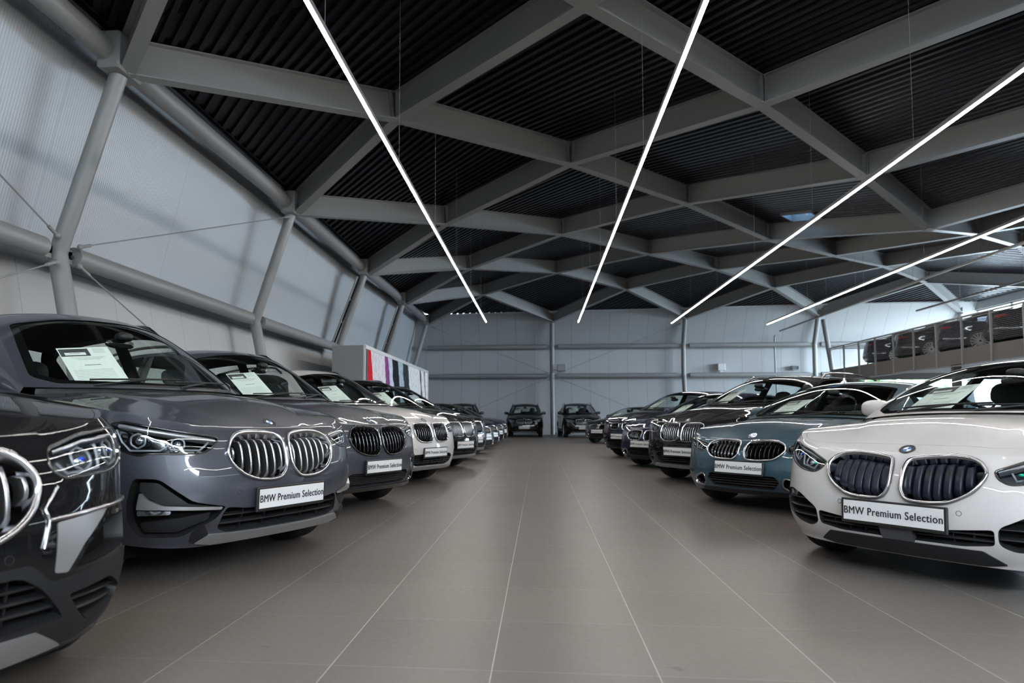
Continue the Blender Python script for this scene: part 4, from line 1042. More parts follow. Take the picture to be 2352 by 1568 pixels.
def car_model(shape, st, cat='car'):
    """front, body, glass, cabin and wheels of one car, as parts of an Empty at its nose on the floor"""
    sh = CarShape(shape); d = shape; root = empty('car')
    SB = Surf(sh.band, ref=(0, (float(sh.zb(0))+float(sh.zt(0)))/2), out=(1, 0, 0))
    af = sh.af; A = sh.A; zt = sh.zt; zb = sh.zb; PA = 'PAINT'
    # ---- body side band
    al = np.linspace(0, A, 150); loop = [(a, float(zb(a))) for a in al]+[(a, float(zt(a))) for a in al[::-1]]
    # wheel arches
    holes = []; arch = []
    for xw in d['wheels']:
        aw = sh.a_at(xw); r = d['wr']*1.13+.012; c = [(aw+math.cos(t)*r, d['wr']+math.sin(t)*r) for t in np.linspace(-.9, math.pi+.9, 40)]
        arch.append((aw, r, xw))
    def clip_arch(lp):
        out = []
        i = 0
        bot = []
        for a in al: bot.append((a, float(zb(a))))
        res = []
        for a, z in bot:
            k = None
            for aw, r, _ in arch:
                if abs(a-aw) < math.sqrt(max(r*r-(z-d['wr'])**2, 0)): k = 1
            if not k: res.append((a, z))
        pts = []
        # insert arcs in order
        ar = sorted(arch); idx = 0; last = -1
        for (a, z) in res:
            while idx < len(ar) and a > ar[idx][0]:
                aw, r, _ = ar[idx]; zz = float(zb(aw)); t0 = math.asin(max(-1, min(1, (zz-d['wr'])/r)))
                for t in np.linspace(math.pi-t0, t0, 36): pts.append((aw+r*math.cos(t), d['wr']+r*math.sin(t)))
                idx += 1
            pts.append((a, z))
        return pts
    bot = clip_arch(None); loop = bot+[(a, float(zt(a))) for a in al[::-1]]
    cut = [rloop(l, r, 4) for l, r in st['cut']]     # openings given on the positive side (symmetric ones are split at the middle)
    # half skins: openings that cross the middle need the full front, so the front is skinned as one piece
    a_s = af[5]
    def seg(pts, lo, hi): return [p_ for p_ in pts if lo-1e-9 <= p_[0] <= hi+1e-9]
    bf = seg(bot, 0, a_s); bf = bf if abs(bf[-1][0]-a_s) < 1e-6 else [p_ for p_ in bf if p_[0] < a_s-.01]+[(a_s, float(zb(a_s)))]
    tf = [(a, float(zt(a))) for a in np.linspace(0, a_s, 40)]
    front = [(-a, z) for a, z in bf[::-1]]+bf[1:]+tf[::-1]+[(-a, z) for a, z in tf[1:]]
    br = [(a_s, float(zb(a_s)))]+[p_ for p_ in bot if p_[0] > a_s+.01]
    rear = br+[(a, float(zt(a))) for a in np.linspace(A, a_s, 110)]
    o = MB(); fullcuts = []
    for l in cut:
        if l[:, 0].min() < 0 < l[:, 0].max(): fullcuts.append(l)
        else: fullcuts += [l, mir(l)]
    fr = [l for l in fullcuts if np.abs(l[:, 0]).max() < a_s-.005]; bad = [l for l in fullcuts if np.abs(l[:, 0]).max() >= a_s-.005]
    if bad: raise Exception('opening beyond the front piece %s %s' % (a_s, [np.abs(l[:, 0]).max() for l in bad]))
    patch(o, SB, front, PA, holes=[ccw(l) for l in fr], ds=.03)
    tl = st.get('tail'); th_ = []
    if tl: th_ = [rloop(arr(tl), .02, 3)]
    patch(o, SB, rear, PA, ds=.055); 
    V, T, _ = tri(rear, (), .055); P = SB.p(-V[:, 0], V[:, 1]); N = SB.nrm(-V[:, 0], V[:, 1]); f = T[len(T)//2]; g = np.cross(P[f[1]]-P[f[0]], P[f[2]]-P[f[0]])@N[f[0]]
    o.add(P, [tuple(t) if g > 0 else tuple(t)[::-1] for t in T], PA, N)
    # ---- hood surface around the hood panel
    SH = Surf(sh.hood, su=1.0, sv=.85, ref=(.5, 0.), out=(0, 0, 1))
    hl = arr(st['hood']); hl = rloop(np.vstack([hl, [(s_, -q_) for s_, q_ in hl[::-1]]])*arr([1., .85]), .05, 4)
    dom = [(0, -.85), (1, -.85), (1, .85), (0, .85)]
    patch(o, SH, dom, PA, holes=[offl(hl, .0035)], ds=.035)
    # ---- cabin skin
    SU = Surf(sh.upper, su=.55, sv=.62, ref=(1.6, 0.1), out=(0, 0, 1)); U = lambda t, q: (t*.55, q*.62)
    ws = [U(.03, -.93), U(.97, -.90), U(.97, .90), U(.03, .93)]; ws = rloop(dens([U(.04, -.80), U(.14, -.945), U(.55, -.93), U(.93, -.90), U(1.0, -.5), U(1.015, 0), U(1.0, .5), U(.93, .90), U(.55, .93), U(.14, .945), U(.04, .80), U(.02, 0)], 9), .03, 4)
    t2, t3 = d.get('rearwin', (3.12, 3.82)); rw = rloop([U(t2, -.84), U(t3, -.88), U(t3, .88), U(t2, .84)], .06, 4)
    patch(o, SU, [U(0, -1), U(4, -1), U(4, 1), U(0, 1)], PA, holes=[ccw(ws), ccw(rw)]+([ccw(rloop([U(1.25, -.72), U(2.6, -.72), U(2.6, .72), U(1.25, .72)], .05, 4))] if st.get('sunroof') else []), ds=.05)
    # ---- cabin sides with window openings
    wins = []
    for sg in (1, -1):
        SS = Surf(lambda t, v: sh.side(t, v, sg), su=.62, sv=.42, ref=(2., .5), out=(0, sg, 0)); X = lambda t, v: (t*.62, v*.42)
        wl_ = []
        e = d.get('winend', 3.55)
        for lst in ([(.55, .05), (1.93, .045), (1.93, .93), (1.25, .93), (.85, .90)], [(2.02, .045), (2.93, .05), (2.93, .93), (2.02, .93)], [(3.0, .05), (e, .10), (e-.12, .60), (3.28, .92), (3.0, .93)]):
            wl_.append(rloop([X(*q) for q in lst], .025, 4))
        patch(o, SS, [X(.0, 0), X(4, 0), X(4, 1), X(0, 1)], PA, holes=[ccw(w_) for w_ in wl_], ds=.05); wins.append((SS, wl_, sg))
    if d.get('boot'):
        K5 = sh.upper(arr([4.]), arr([0.]))
    body = o.build('body', root)
    # rear closing deck between cabin rear edge and band top
    o = MB(); a0 = sh.a_at(sh.R(4.0)[0]); qs = np.linspace(-1, 1, 15); top_ = sh.upper(np.full(15, 4.0), qs); aa = A-(A-a0)*np.abs(qs); e_ = sh.band(np.where(qs < 0, -aa, aa), zt(aa))
    n_ = 6; V = arr([top_*(1-k/n_)+e_*(k/n_) for k in range(n_+1)]).reshape(-1, 3); o.add(V, [(k*15+i, k*15+i+1, (k+1)*15+i+1, (k+1)*15+i) for k in range(n_) for i in range(14)], PA); o.build('boot_lid', root)
    # hood panel
    o = MB(); patch(o, SH, hl, PA, off=0.0, thick=.02, ds=.035); o.build('hood', root)
    o = MB(); patch(o, SH, offl(hl, .03), 'dark_void', off=-.022, ds=.12); o.build('engine_bay_cover', root)
    # windscreen with dark border
    o = MB(); patch(o, SU, offl(ws, -.002), 'glass', off=-.004, ds=.05); o.build('windscreen', root)
    o = MB(); patch(o, SU, ws, 'gloss_black', holes=[ccw(offl(ws, -.035))], off=-.0055, ds=.04); o.build('windscreen_seal', root)
    o = MB(); patch(o, SU, offl(rw, -.002), 'glass_dark' if st.get('privacy', True) else 'glass', off=-.004, ds=.06); o.build('rear_window', root)
    if st.get('sunroof'): o = MB(); patch(o, SU, rloop([U(1.26, -.71), U(2.59, -.71), U(2.59, .71), U(1.26, .71)], .05, 4), 'gloss_black', off=.004, thick=.02, ds=.06); o.build('sunroof', root)
    for SS, wl_, sg in wins:
        for k, w_ in enumerate(wl_):
            o = MB(); patch(o, SS, offl(w_, -.002), 'glass' if k == 0 or (k == 1 and not st.get('privacy', True)) or st.get('clear_rear') else 'glass_dark', off=-.004, ds=.08); o.build('side_window', root)
        o = MB()
        strip(o, SS, [(.45*.62, .012*.42), (3.5*.62, .012*.42)], .016, 0, .006, st.get('belt', 'gloss_black'), .08); o.build('window_trim', root)
        o = MB()
        for t_ in (1.975,): patch(o, SS, [(1.93*.62, .05*.42), (2.02*.62, .05*.42), (2.02*.62, .92*.42), (1.93*.62, .92*.42)], 'gloss_black', off=.002, ds=.08)
        o.build('door_pillar', root)
    # dark windscreen base panel and wipers
    o = MB(); qv = np.linspace(-.93, .93, 15); a_ = sh.hood(np.full(15, .995), qv); b_ = sh.upper(np.full(15, .05), np.clip(qv, -.93, .93)); a_[:, 2] -= .004; mid = (a_+b_)/2; mid[:, 2] -= .03
    o.add(np.concatenate([a_, mid, b_]), [(k*15+i, k*15+i+1, (k+1)*15+i+1, (k+1)*15+i) for k in range(2) for i in range(14)], 'black_plastic'); o.build('cowl_panel', root)
    for (q0, q1) in ((-.62, .10), (.02, .72)):
        o = MB(); q = np.linspace(q0, q1, 8); P = SU.p(np.full(8, .085*.55)+np.linspace(0, .02, 8), q*.62, .014); o.tube(P, .007, 'black_plastic', 6); P2 = SU.p(np.full(2, .0), arr([q0*.62, (q0+q1)/2*.62]), .02); o.tube([P2[0], P[4]], .008, 'black_plastic', 6); o.build('wiper', root)
    # underbody, arches
    o = MB(); L_ = sh.L; zf = float(zb(0)); hw_ = sh.hw
    o.box((-L_/2, 0, zf+.02), (L_-.5, (hw_-.26)*2, .04), 'dark_void'); o.box((-L_/2, 0, .42), (L_-.7, (hw_-.30)*2, .36), 'dark_void')
    o.build('underbody', root)
    for aw, r, xw in arch:
        for sg in (1, -1):
            o = MB(); P = []; t_ = np.linspace(-.5, math.pi+.5, 30)
            pts = [(max(.0, 0)+xw+math.cos(t)*r, d['wr']+math.sin(t)*r) for t in t_]
            V = []; F = []
            for (x, z) in pts:
                a = sh.a_at(x); y = abs(float(sh.band(arr(a), arr(max(z, float(zb(a)))))[1])) if x < -.25 else hw_-.1
                V += [(x, sg*(y-.002), z), (x, sg*(hw_-.32), z)]
            for i in range(len(pts)-1): F.append((2*i, 2*i+1, 2*i+3, 2*i+2))
            o.add(V, F, 'dark_void'); Vc = [(xw, sg*(hw_-.32), d['wr'])]+[(x, sg*(hw_-.32), z) for x, z in pts]; o.add(Vc, [(0, i+1, i+2) for i in range(len(pts)-1)], 'dark_void'); o.build('wheel_arch_liner', root)
    # cladding for the off-road looking bodies
    if st.get('cladding'):
        for sg in (1, -1):
            for aw, r, xw in arch:
                if xw > -1.5 and False: continue
                t_ = np.linspace(-.25, math.pi+.25, 34); out = [(aw+math.cos(t)*(r+.055), d['wr']+math.sin(t)*(r+.055)) for t in t_]; inn = [(aw+math.cos(t)*(r+.002), d['wr']+math.sin(t)*(r+.002)) for t in t_[::-1]]
                lp = [(a, max(z, float(zb(a))+.002)) for a, z in out+inn]; lp = [(a*sg, z) for a, z in lp]; o = MB(); patch(o, SB, ccw(lp), 'black_plastic', off=.008, thick=.012, ds=.05); o.build('arch_cladding', root)
            a0_, a1_ = arch[0][0]+arch[0][1]+.04, arch[1][0]-arch[1][1]-.04; lp = [(a0_*sg, .285+.01), (a1_*sg, .295+.01), (a1_*sg, .40), (a0_*sg, .40)]; o = MB(); patch(o, SB, ccw(lp), 'black_plastic', off=.008, thick=.012, ds=.08); o.build('sill_cladding', root)
    # door gaps and handles
    o = MB()
    for sg in (1, -1):
        for x in (d['wheels'][0]-.55, (d['wheels'][0]+d['wheels'][1])/2-.17, d['wheels'][1]+.12):
            a = sh.a_at(x); z0_ = .42 if x > d['wheels'][1]+.3 else .78; strip(o, SB, [(a*sg, z0_), (a*sg, float(zt(a))-.03)], .006, -.001, .0008, 'dark_void', .06)
    o.build('door_gap', root)
    for sg in (1, -1):
        for x in (d['wheels'][0]-1.42, d['wheels'][1]+.30):
            a = sh.a_at(x); P = SB.p(arr([a*sg]*5)+np.linspace(-.09, .09, 5), np.full(5, float(zt(a))-.15), arr([.004, .028, .034, .028, .004])); o = MB(); o.tube(P, [.010, .012, .013, .012, .010], PA, 8, up=(0, 0, 1)); o.build('door_handle', root)
    # mirrors
    for sg in (1, -1):
        B_ = sh.side(arr([.52]), arr([.02]), sg)[0]; o = MB(); c = B_+arr([-.06, sg*.105, .085]); mm_ = st.get('mirror', PA)
        R = np.array([[math.cos(.12*sg), -math.sin(.12*sg), 0], [math.sin(.12*sg), math.cos(.12*sg), 0], [0, 0, 1]])
        o.ell(c, (.07, .11, .07), mm_, 18, 12, R, p=2.7); o.build('side_mirror', root).name = 'side_mirror'
        o = MB(); o.tube([B_+arr([.0, -sg*.02, .01]), B_+arr([.01, sg*.06, .03]), c+arr([0, -sg*.03, -.05])], [.03, .026, .03], 'black_plastic', 8); o.build('mirror_foot', root)
    # front parts
    for sd in (1, -1):
        kidney(root, SB, st['kidney'], st, sd); headlamp(root, SB, st['lamp'], st, sd)
    for (nm_, l, kw) in st['open']:
        l = arr(l)
        if l[:, 0].min() < 0 < l[:, 0].max(): grille_open(root, SB, l, nm_, **kw)
        else: grille_open(root, SB, l, nm_, **kw); grille_open(root, SB, mir(l), nm_, **kw)
    for pn in st['panel']:
        nm_, l, m_, off, thick, both = pn[:6]; l = arr(l)
        if len(pn) > 6: o = MB(); patch(o, SB, ccw(rloop(l, .02, 3)), m_, holes=[ccw(rloop(h_, .02, 3)) for h_ in pn[6]], off=off, thick=thick, ds=.04); o.build(nm_, root); continue
        for q in ([l, mir(l)] if both else [l]): o = MB(); patch(o, SB, ccw(rloop(q, .008, 3)), m_, off=off, thick=thick, ds=.04); o.build(nm_, root)
    for (nm_, pl, w_, h0, h1, m_) in st.get('strip', []):
        for s_ in (1, -1): o = MB(); strip(o, SB, [(a*s_, z) for a, z in pl], w_, h0, h1, m_); o.build(nm_, root)
    for (a, z) in st.get('sensor', []):
        for s_ in (1, -1): o = MB(); q = [(a*s_+math.cos(t)*.011, z+math.sin(t)*.011) for t in np.linspace(0, 2*math.pi, 17)[:-1]]; frame(o, SB, q, [(.0025, .0), (.001, .0012), (0, 0)], 'black_plastic', .01); o.build('parking_sensor', root)
    plate(root, SB, st['plate_z'])
    ex, ez = st['emblem']; 
    if ex is None: P = SB.p(arr([0.]), arr([ez]))[0]; n = SB.nrm(arr([0.]), arr([ez]))[0]
    else: P = SH.p(arr([ex]), arr([0.]))[0]; n = SH.nrm(arr([ex]), arr([0.]))[0]; n = unit(n+arr([.25, 0, 0]))
    roundel(root, P, n, (-.3, 0, 1) if ex is None else (-1, 0, .35))
    # roof rails, antenna
    if st.get('rails'):
        for sg in (1, -1):
            t_ = np.linspace(1.15, 3.35, 24); R_ = sh.R(t_); h_ = .065*np.clip(np.sin((t_-1.15)/2.2*np.pi)*3.2, 0, 1)+.008; P = np.stack([R_[:, 0], sg*(R_[:, 1]-.015), R_[:, 2]+h_], 1); o = MB(); o.tube(P, .017, st['rails'], 8); o.build('roof_rail', root)
    o = MB(); Kc = sh.K(3.0); o.ell((Kc[0], 0, Kc[2]+.02), (.09, .018, .035), PA, 12, 8); o.build('roof_antenna', root)
    # tail lamps and rear bumper insert
    if tl:
        for s_ in (1, -1):
            l = arr(tl)*arr([s_, 1]); o = MB(); patch(o, SB, ccw(rloop(l, .02, 3)), 'tail_red', off=.006, thick=.01, ds=.05); o.build('tail_light', root)
        a = A; l = [(A-.75, .30), (A-.001, .30), (A-.001, .42), (A-.75, .40)]
        for s_ in (1, -1): o = MB(); patch(o, SB, ccw(arr(l)*arr([s_, 1])), 'black_plastic', off=.006, thick=.008, ds=.1); o.build('rear_diffuser', root)
    # cabin
    xh = sh.K(1.0)[0]; zc_ = d['zc']; zs = zc_-.62; xw = sh.K(0.)[0]
    o = MB(); qv = np.linspace(-.9, .9, 9); b_ = sh.upper(np.full(9, .07), qv); b_[:, 0] -= .03; b_[:, 2] -= .02; c_ = b_+arr([-.45, 0, -.02]); c_[:, 0] = b_[:, 0].min()-.42; d_ = c_+arr([-.04, 0, -.25])
    o.add(np.concatenate([b_, c_, d_]), [(k*9+i, (k+1)*9+i, (k+1)*9+i+1, k*9+i+1) for k in range(2) for i in range(8)], 'black_plastic'); o.ell((c_[4][0]+.06, .36, c_[4][2]+.02), (.12, .2, .06), 'black_plastic', 14, 8, p=2.6); o.build('dashboard', root)
    sx = c_[4][0]-.20; o = MB(); th = np.linspace(0, 2*np.pi, 25)[:-1]; tl_ = .45; o.tube(np.stack([sx-np.sin(th)*.18*math.sin(tl_), .36+np.cos(th)*.18, zc_-.08+np.sin(th)*.18*math.cos(tl_)], 1), .016, 'black_plastic', 8, closed=True); o.ell((sx, .36, zc_-.08), (.03, .07, .06), 'black_plastic', 12, 8); o.tube([(sx, .20, zc_-.08), (sx, .52, zc_-.08)], .014, 'black_plastic', 6); o.build('steering_wheel', root)
    for y in (.36, -.36): seat(root, sx-.52, y, zs, 'seat_cloth', d.get('seath', 1.02))
    for y in (.34, -.34): seat(root, sx-1.42, y, zs+.02, 'seat_cloth', d.get('seath', 1.02)*.93)
    o = MB(); o.box((-L_/2-.1, 0, zs-.03), (L_-1.9, (hw_-.10)*2, .04), 'black_plastic'); o.build('cabin_floor', root)
    o = MB(); V, T, _ = tri([U(1.02, -.9), U(3.1, -.9), U(3.1, .9), U(1.02, .9)], (), .15); P = SU.p(V[:, 0], V[:, 1], -.035); o.add(P, [tuple(t) for t in T], 'headliner'); o.build('headliner', root)
    o = MB(); P = SU.p(arr([.80*.55]), arr([0.]), -.07)[0]; o.ell(P+arr([-.02, 0, -.02]), (.02, .115, .035), 'gloss_black', 16, 8, p=2.6); o.ell(P+arr([.03, 0, .03]), (.06, .06, .035), 'black_plastic', 12, 8, p=2.6); o.build('interior_mirror', root)
    for sg in (1, -1):
        o = MB(); t_ = np.linspace(.10, .98, 12); a_ = SU.p(t_*.55, np.full(12, sg*.955*.62), -.015); b_ = SU.p(t_*.55, np.full(12, sg*.90*.62), -.03); o.add(np.concatenate([a_, b_]), [(i, i+1, 12+i+1, 12+i) for i in range(11)], 'headliner'); o.build('pillar_lining', root)
        o = MB(); tt = arr([1.86, 2.08]); a_ = sh.side(tt, arr([0., 0.]), sg); b_ = sh.side(tt, arr([.97, .97]), sg); V = np.concatenate([a_, b_])-arr([0, sg*.03, 0]); o.add(V, [(0, 1, 3, 2)], 'headliner'); o.build('pillar_lining', root)
        # door card
        o = MB(); x0, x1 = xw-.25, d['wheels'][1]+.2; yy = sg*(hw_-.10); V = [(x0, yy, zs), (x1, yy, zs), (x1, yy-sg*.02, float(zt(sh.a_at(x1)))-.02), (x0-.1, yy-sg*.02, float(zt(sh.a_at(x0)))-.03)]; o.add(V, [(0, 1, 2, 3)], 'seat_cloth'); o.build('door_lining', root)
    for xw_ in d['wheels']:
        for sg in (1, -1): wheel(root, xw_, sg*(hw_-.135), d['wr'], st, sg)
    root['_sh'] = 0
    return root, sh
def sheet_mb():
    mb = MB(); mb.box((0, 0, .17), (.002, .25, .34), 'paper')
    mb.box((.0016, -.05, .298), (.001, .14, .062), 'steel_dark'); mb.box((.0022, -.05, .286), (.001, .10, .022), 'paper'); mb.box((.0026, -.05, .292), (.001, .05, .012), 'paper_grey')
    for k in range(4): mb.box((.0018, .07, .325-k*.011), (.001, .06, .003), 'paper_grey')
    for k in range(3): mb.box((.0018, 0, .255-k*.009), (.001, .17-.03*k, .0025), 'paper_grey')
    mb.box((.0018, 0, .19), (.001, .08, .003), 'steel_dark')
    for k in range(9): mb.box((.0018, -.01, .15-k*.012), (.001, .19, .002), 'paper_grey')
    return mb
# ---------------------------------------------------------------- front ends
K_X1 = [(.019, .63), (.021, .775), (.05, .815), (.16, .832), (.30, .832), (.385, .805), (.43, .73), (.40, .655), (.345, .605), (.27, .572), (.17, .557), (.07, .565)]
H_X1 = [(.45, .812), (.49, .768), (.555, .725), (.65, .722), (.86, .728), (.90, .715), (.955, .725), (1.04, .752), (1.085, .80), (1.10, .86), (1.09, .895), (1.03, .902), (.85, .872), (.62, .838)]
R_X1 = [(.93, .60), (.795, .595), (.62, .468), (.44, .43), (.465, .40), (.495, .365), (.68, .28), (.905, .29), (.955, .365), (.96, .455), (.945, .545)]
I_X1 = [(.43, .425), (.30, .408), (-.30, .408), (-.43, .425), (-.455, .395), (-.48, .31), (-.40, .278), (.40, .278), (.48, .31), (.455, .395)]
def style_x1(**k):
    st = dict(kidney=K_X1, kframe='chrome', kslat='satin_silver', kshape='flare', kn=7, kw=.018,
        lamp=H_X1, rings=[(.93, .80, .045), (.70, .785, .038)], drl=[[(1.06, .86), (1.02, .79), (.97, .745), (.80, .745), (.76, .77)], [(.78, .80), (.74, .75), (.58, .745), (.52, .79)]],
        brow=[([(.48, .80), (.66, .828), (.86, .856), (1.05, .885)], .03, 'alu_plastic')], hback='gloss_black',
        cut=[(K_X1, .05), (H_X1, .035), (R_X1, .03), (I_X1, .02)],
        open=[('lower_intake', I_X1, dict(nbars=2, vbars=5)), ('bumper_recess', R_X1, dict(depth=.05, nbars=0, r=.03))],
        panel=[('bumper_blade', [(.89, .525), (.845, .485), (.77, .453), (.46, .430), (.47, .415), (.77, .433), (.905, .437)], 'alu_plastic', .004, .03, True),
               ('bumper_insert', [(.90, .58), (.80, .575), (.64, .455), (.50, .435), (.78, .458), (.84, .49), (.90, .535)], 'black_plastic', -.018, .02, True),
               ('bumper_insert', [(.90, .355), (.885, .305), (.70, .298), (.53, .36), (.52, .40)], 'black_plastic', -.02, .02, True),
               ('fog_light', [(.905, .43), (.73, .424), (.735, .405), (.905, .402)], 'lamp_lens', -.006, .02, True),
               ('skid_plate', [(-.52, .282), (-.23, .272), (.23, .272), (.52, .282), (.60, .24), (.50, .222), (-.50, .222), (-.60, .24)], 'alu_plastic', .012, .02, False),
               ('skid_plate', [(.525, .285), (.56, .345), (.62, .30), (.63, .25), (.605, .24)], 'black_plastic', .010, .02, True)],
        plate_z=.455, emblem=(.06, None), hood=[(.012, .955), (.30, .955), (.60, .90), (.975, .80)], cladding=True, rails='gloss_black', spokes=5,
        dots=[(.50, .80, 'lamp_ring')], sensor=[(.36, .50)],
        tail=None)
    st.update(k); return st
K_M = [(.03, .65), (.034, .795), (.06, .832), (.17, .84), (.31, .84), (.385, .815), (.39, .72), (.36, .635), (.29, .597), (.13, .592), (.05, .607)]
H_M = [(.425, .805), (.455, .735), (.52, .715), (.72, .725), (.90, .745), (1.0, .79), (1.05, .85), (1.04, .89), (.97, .885), (.75, .855), (.55, .83)]
I_M = [(.42, .43), (-.42, .43), (-.50, .39), (-.46, .31), (-.34, .275), (.34, .275), (.46, .31), (.50, .39)]
S_M = [(.62, .47), (.80, .53), (.86, .50), (.84, .38), (.74, .30), (.62, .30), (.58, .36)]
def style_m(**k):
    st = style_x1(kidney=K_M, kframe='chrome', kslat='gloss_black', kshape='bar', kn=8, kw=.013, lamp=H_M, rings=[(.86, .81, .042), (.66, .79, .038)], drl=[[(.98, .86), (.93, .76), (.78, .75)]],
        brow=[([(.46, .79), (.70, .84), (1.0, .878)], .02, 'alu_plastic')], hback='lamp_grey',
        cut=[(K_M, .04), (H_M, .035), (I_M, .03), (S_M, .03)], open=[('lower_intake', I_M, dict(nbars=4, vbars=9)), ('side_intake', S_M, dict(nbars=3, vbars=2, depth=.05))],
        panel=[('front_lip', [(-.60, .268), (.60, .268), (.66, .235), (.50, .222), (-.50, .222), (-.66, .235)], 'alu_plastic', .012, .02, False)], dots=[], sensor=[(.40, .50)], rails='gloss_black')
    st.update(k); return st
K_1 = [(.03, .53), (.03, .64), (.045, .688), (.14, .703), (.27, .712), (.36, .70), (.405, .675), (.43, .635), (.405, .58), (.36, .53), (.27, .476), (.15, .466), (.06, .474)]
H_1 = [(.452, .65), (.47, .61), (.52, .582), (.63, .595), (.76, .635), (.90, .70), (.97, .752), (.93, .772), (.80, .752), (.62, .712)]
I_1 = [(-.455, .362), (-.26, .34), (.26, .34), (.455, .362), (.455, .282), (.32, .262), (-.32, .262), (-.455, .282)]
S_1 = [(.47, .372), (.60, .445), (.72, .475), (.84, .46), (.87, .40), (.79, .33), (.64, .272), (.54, .255), (.47, .285)]
def style_1(**k):
    st = style_x1(kidney=K_1, kframe='chrome', kslat='blade_blue', kshape='bar', ksw=.021, kexp=.2, ktilt=.006, kn=8, kw=.018, kproud=.022, lamp=H_1, rings=[(.80, .70, .036), (.62, .66, .034)],
        drl=[[(.90, .745), (.86, .69), (.74, .655), (.72, .68)], [(.70, .70), (.66, .63), (.55, .61), (.53, .65)]], dots=[(.57, .65, 'lamp_green'), (.75, .70, 'lamp_blue')],
        brow=[([(.47, .655), (.62, .70), (.85, .755)], .022, 'alu_plastic')], hback='lamp_grey',
        cut=[(K_1, .05), (H_1, .03), (I_1, .02), (S_1, .03)], open=[('lower_intake', I_1, dict(nbars=2, vbars=9)), ('side_intake', S_1, dict(nbars=3, vbars=0, depth=.05))],
        panel=[('fog_light', [(.66, .455), (.80, .462), (.80, .435), (.67, .428)], 'lamp_lens', -.01, .02, True),
               ('radar_cover', [(-.085, .330), (.085, .330), (.095, .252), (-.075, .252)], 'steel_dark', .006, .03, False),
               ('front_lip', [(-.40, .248), (.40, .248), (.50, .185), (.40, .168), (-.40, .168), (-.50, .185)], 'black_plastic', .006, .02, False)],
        plate_z=.392, emblem=(.035, None), hood=[(.125, .50), (.105, .80), (.13, .93), (.40, .93), (.975, .80)], cladding=False, rails=None, sensor=[(.31, .43)], sunroof=False)
    st.update(k); return st
K_3 = [(.03, .56), (.03, .65), (.06, .682), (.22, .698), (.36, .688), (.43, .66), (.455, .62), (.41, .562), (.34, .517), (.20, .503), (.07, .508)]
H_3 = [(.462, .655), (.468, .585), (.54, .572), (.70, .600), (.84, .645), (.955, .70), (.90, .715), (.70, .692)]
I_3 = [(-.36, .365), (.36, .365), (.40, .31), (.34, .235), (-.34, .235), (-.40, .31)]
S_3 = [(.46, .355), (.56, .325), (.655, .275), (.64, .23), (.50, .222), (.43, .27), (.435, .33)]
def style_3(**k):
    st = style_1(kidney=K_3, kslat='gloss_black', kn=9, ksw=.008, lamp=H_3, rings=[(.78, .66, .030), (.62, .635, .030)], drl=[[(.90, .70), (.86, .665), (.72, .63)], [(.70, .675), (.66, .61), (.54, .60)]], dots=[], brow=[([(.48, .645), (.70, .68), (.90, .705)], .016, 'alu_plastic')],
        cut=[(K_3, .05), (H_3, .025), (I_3, .02), (S_3, .03)], open=[('lower_intake', I_3, dict(nbars=4, vbars=0)), ('fog_recess', S_3, dict(nbars=0, depth=.05, rim='chrome'))],
        panel=[('side_slot', [(.83, .39), (.62, .38), (.62, .355), (.83, .35)], 'black_plastic', .003, .01, True), ('front_lip', [(-.50, .215), (.50, .215), (.55, .19), (.45, .178), (-.45, .178), (-.55, .19)], 'black_plastic', .006, .02, False)],
        plate_z=.432, emblem=(.10, None), hood=[(.03, .95), (.30, .95), (.60, .90), (.975, .80)], sensor=[(.50, .43)], belt='chrome')
    st.update(k); return st
# round lamp compact van
K_G = [(.06, .70), (.06, .77), (.09, .80), (.26, .80), (.33, .78), (.34, .72), (.29, .66), (.10, .655)]
H_G = [(.40, .76), (.42, .70), (.50, .665), (.60, .665), (.68, .71), (.72, .79), (.70, .845), (.62, .84), (.50, .81)]
def style_g(**k):
    st = style_m(kidney=K_G, kslat='gloss_black', kn=6, lamp=H_G, rings=[(.56, .75, .060)], hex=False, drl=[], brow=None, hback='lamp_grey', cut=[(K_G, .03), (H_G, .05), (I_M, .03)], open=[('lower_intake', I_M, dict(nbars=3, vbars=4))],
        panel=[('front_lip', [(-.60, .268), (.60, .268), (.66, .235), (.50, .222), (-.50, .222), (-.66, .235)], 'black_plastic', .012, .02, False), ('fog_light', [(.62, .50), (.82, .52), (.82, .47), (.62, .455)], 'lamp_lens', .004, .01, True)], cladding=False, rails=None, plate_z=.50, strip=[('bumper_trim', [(.55, .33), (.84, .36), (.86, .46)], .014, 0, .008, 'chrome')])
    st.update(k); return st

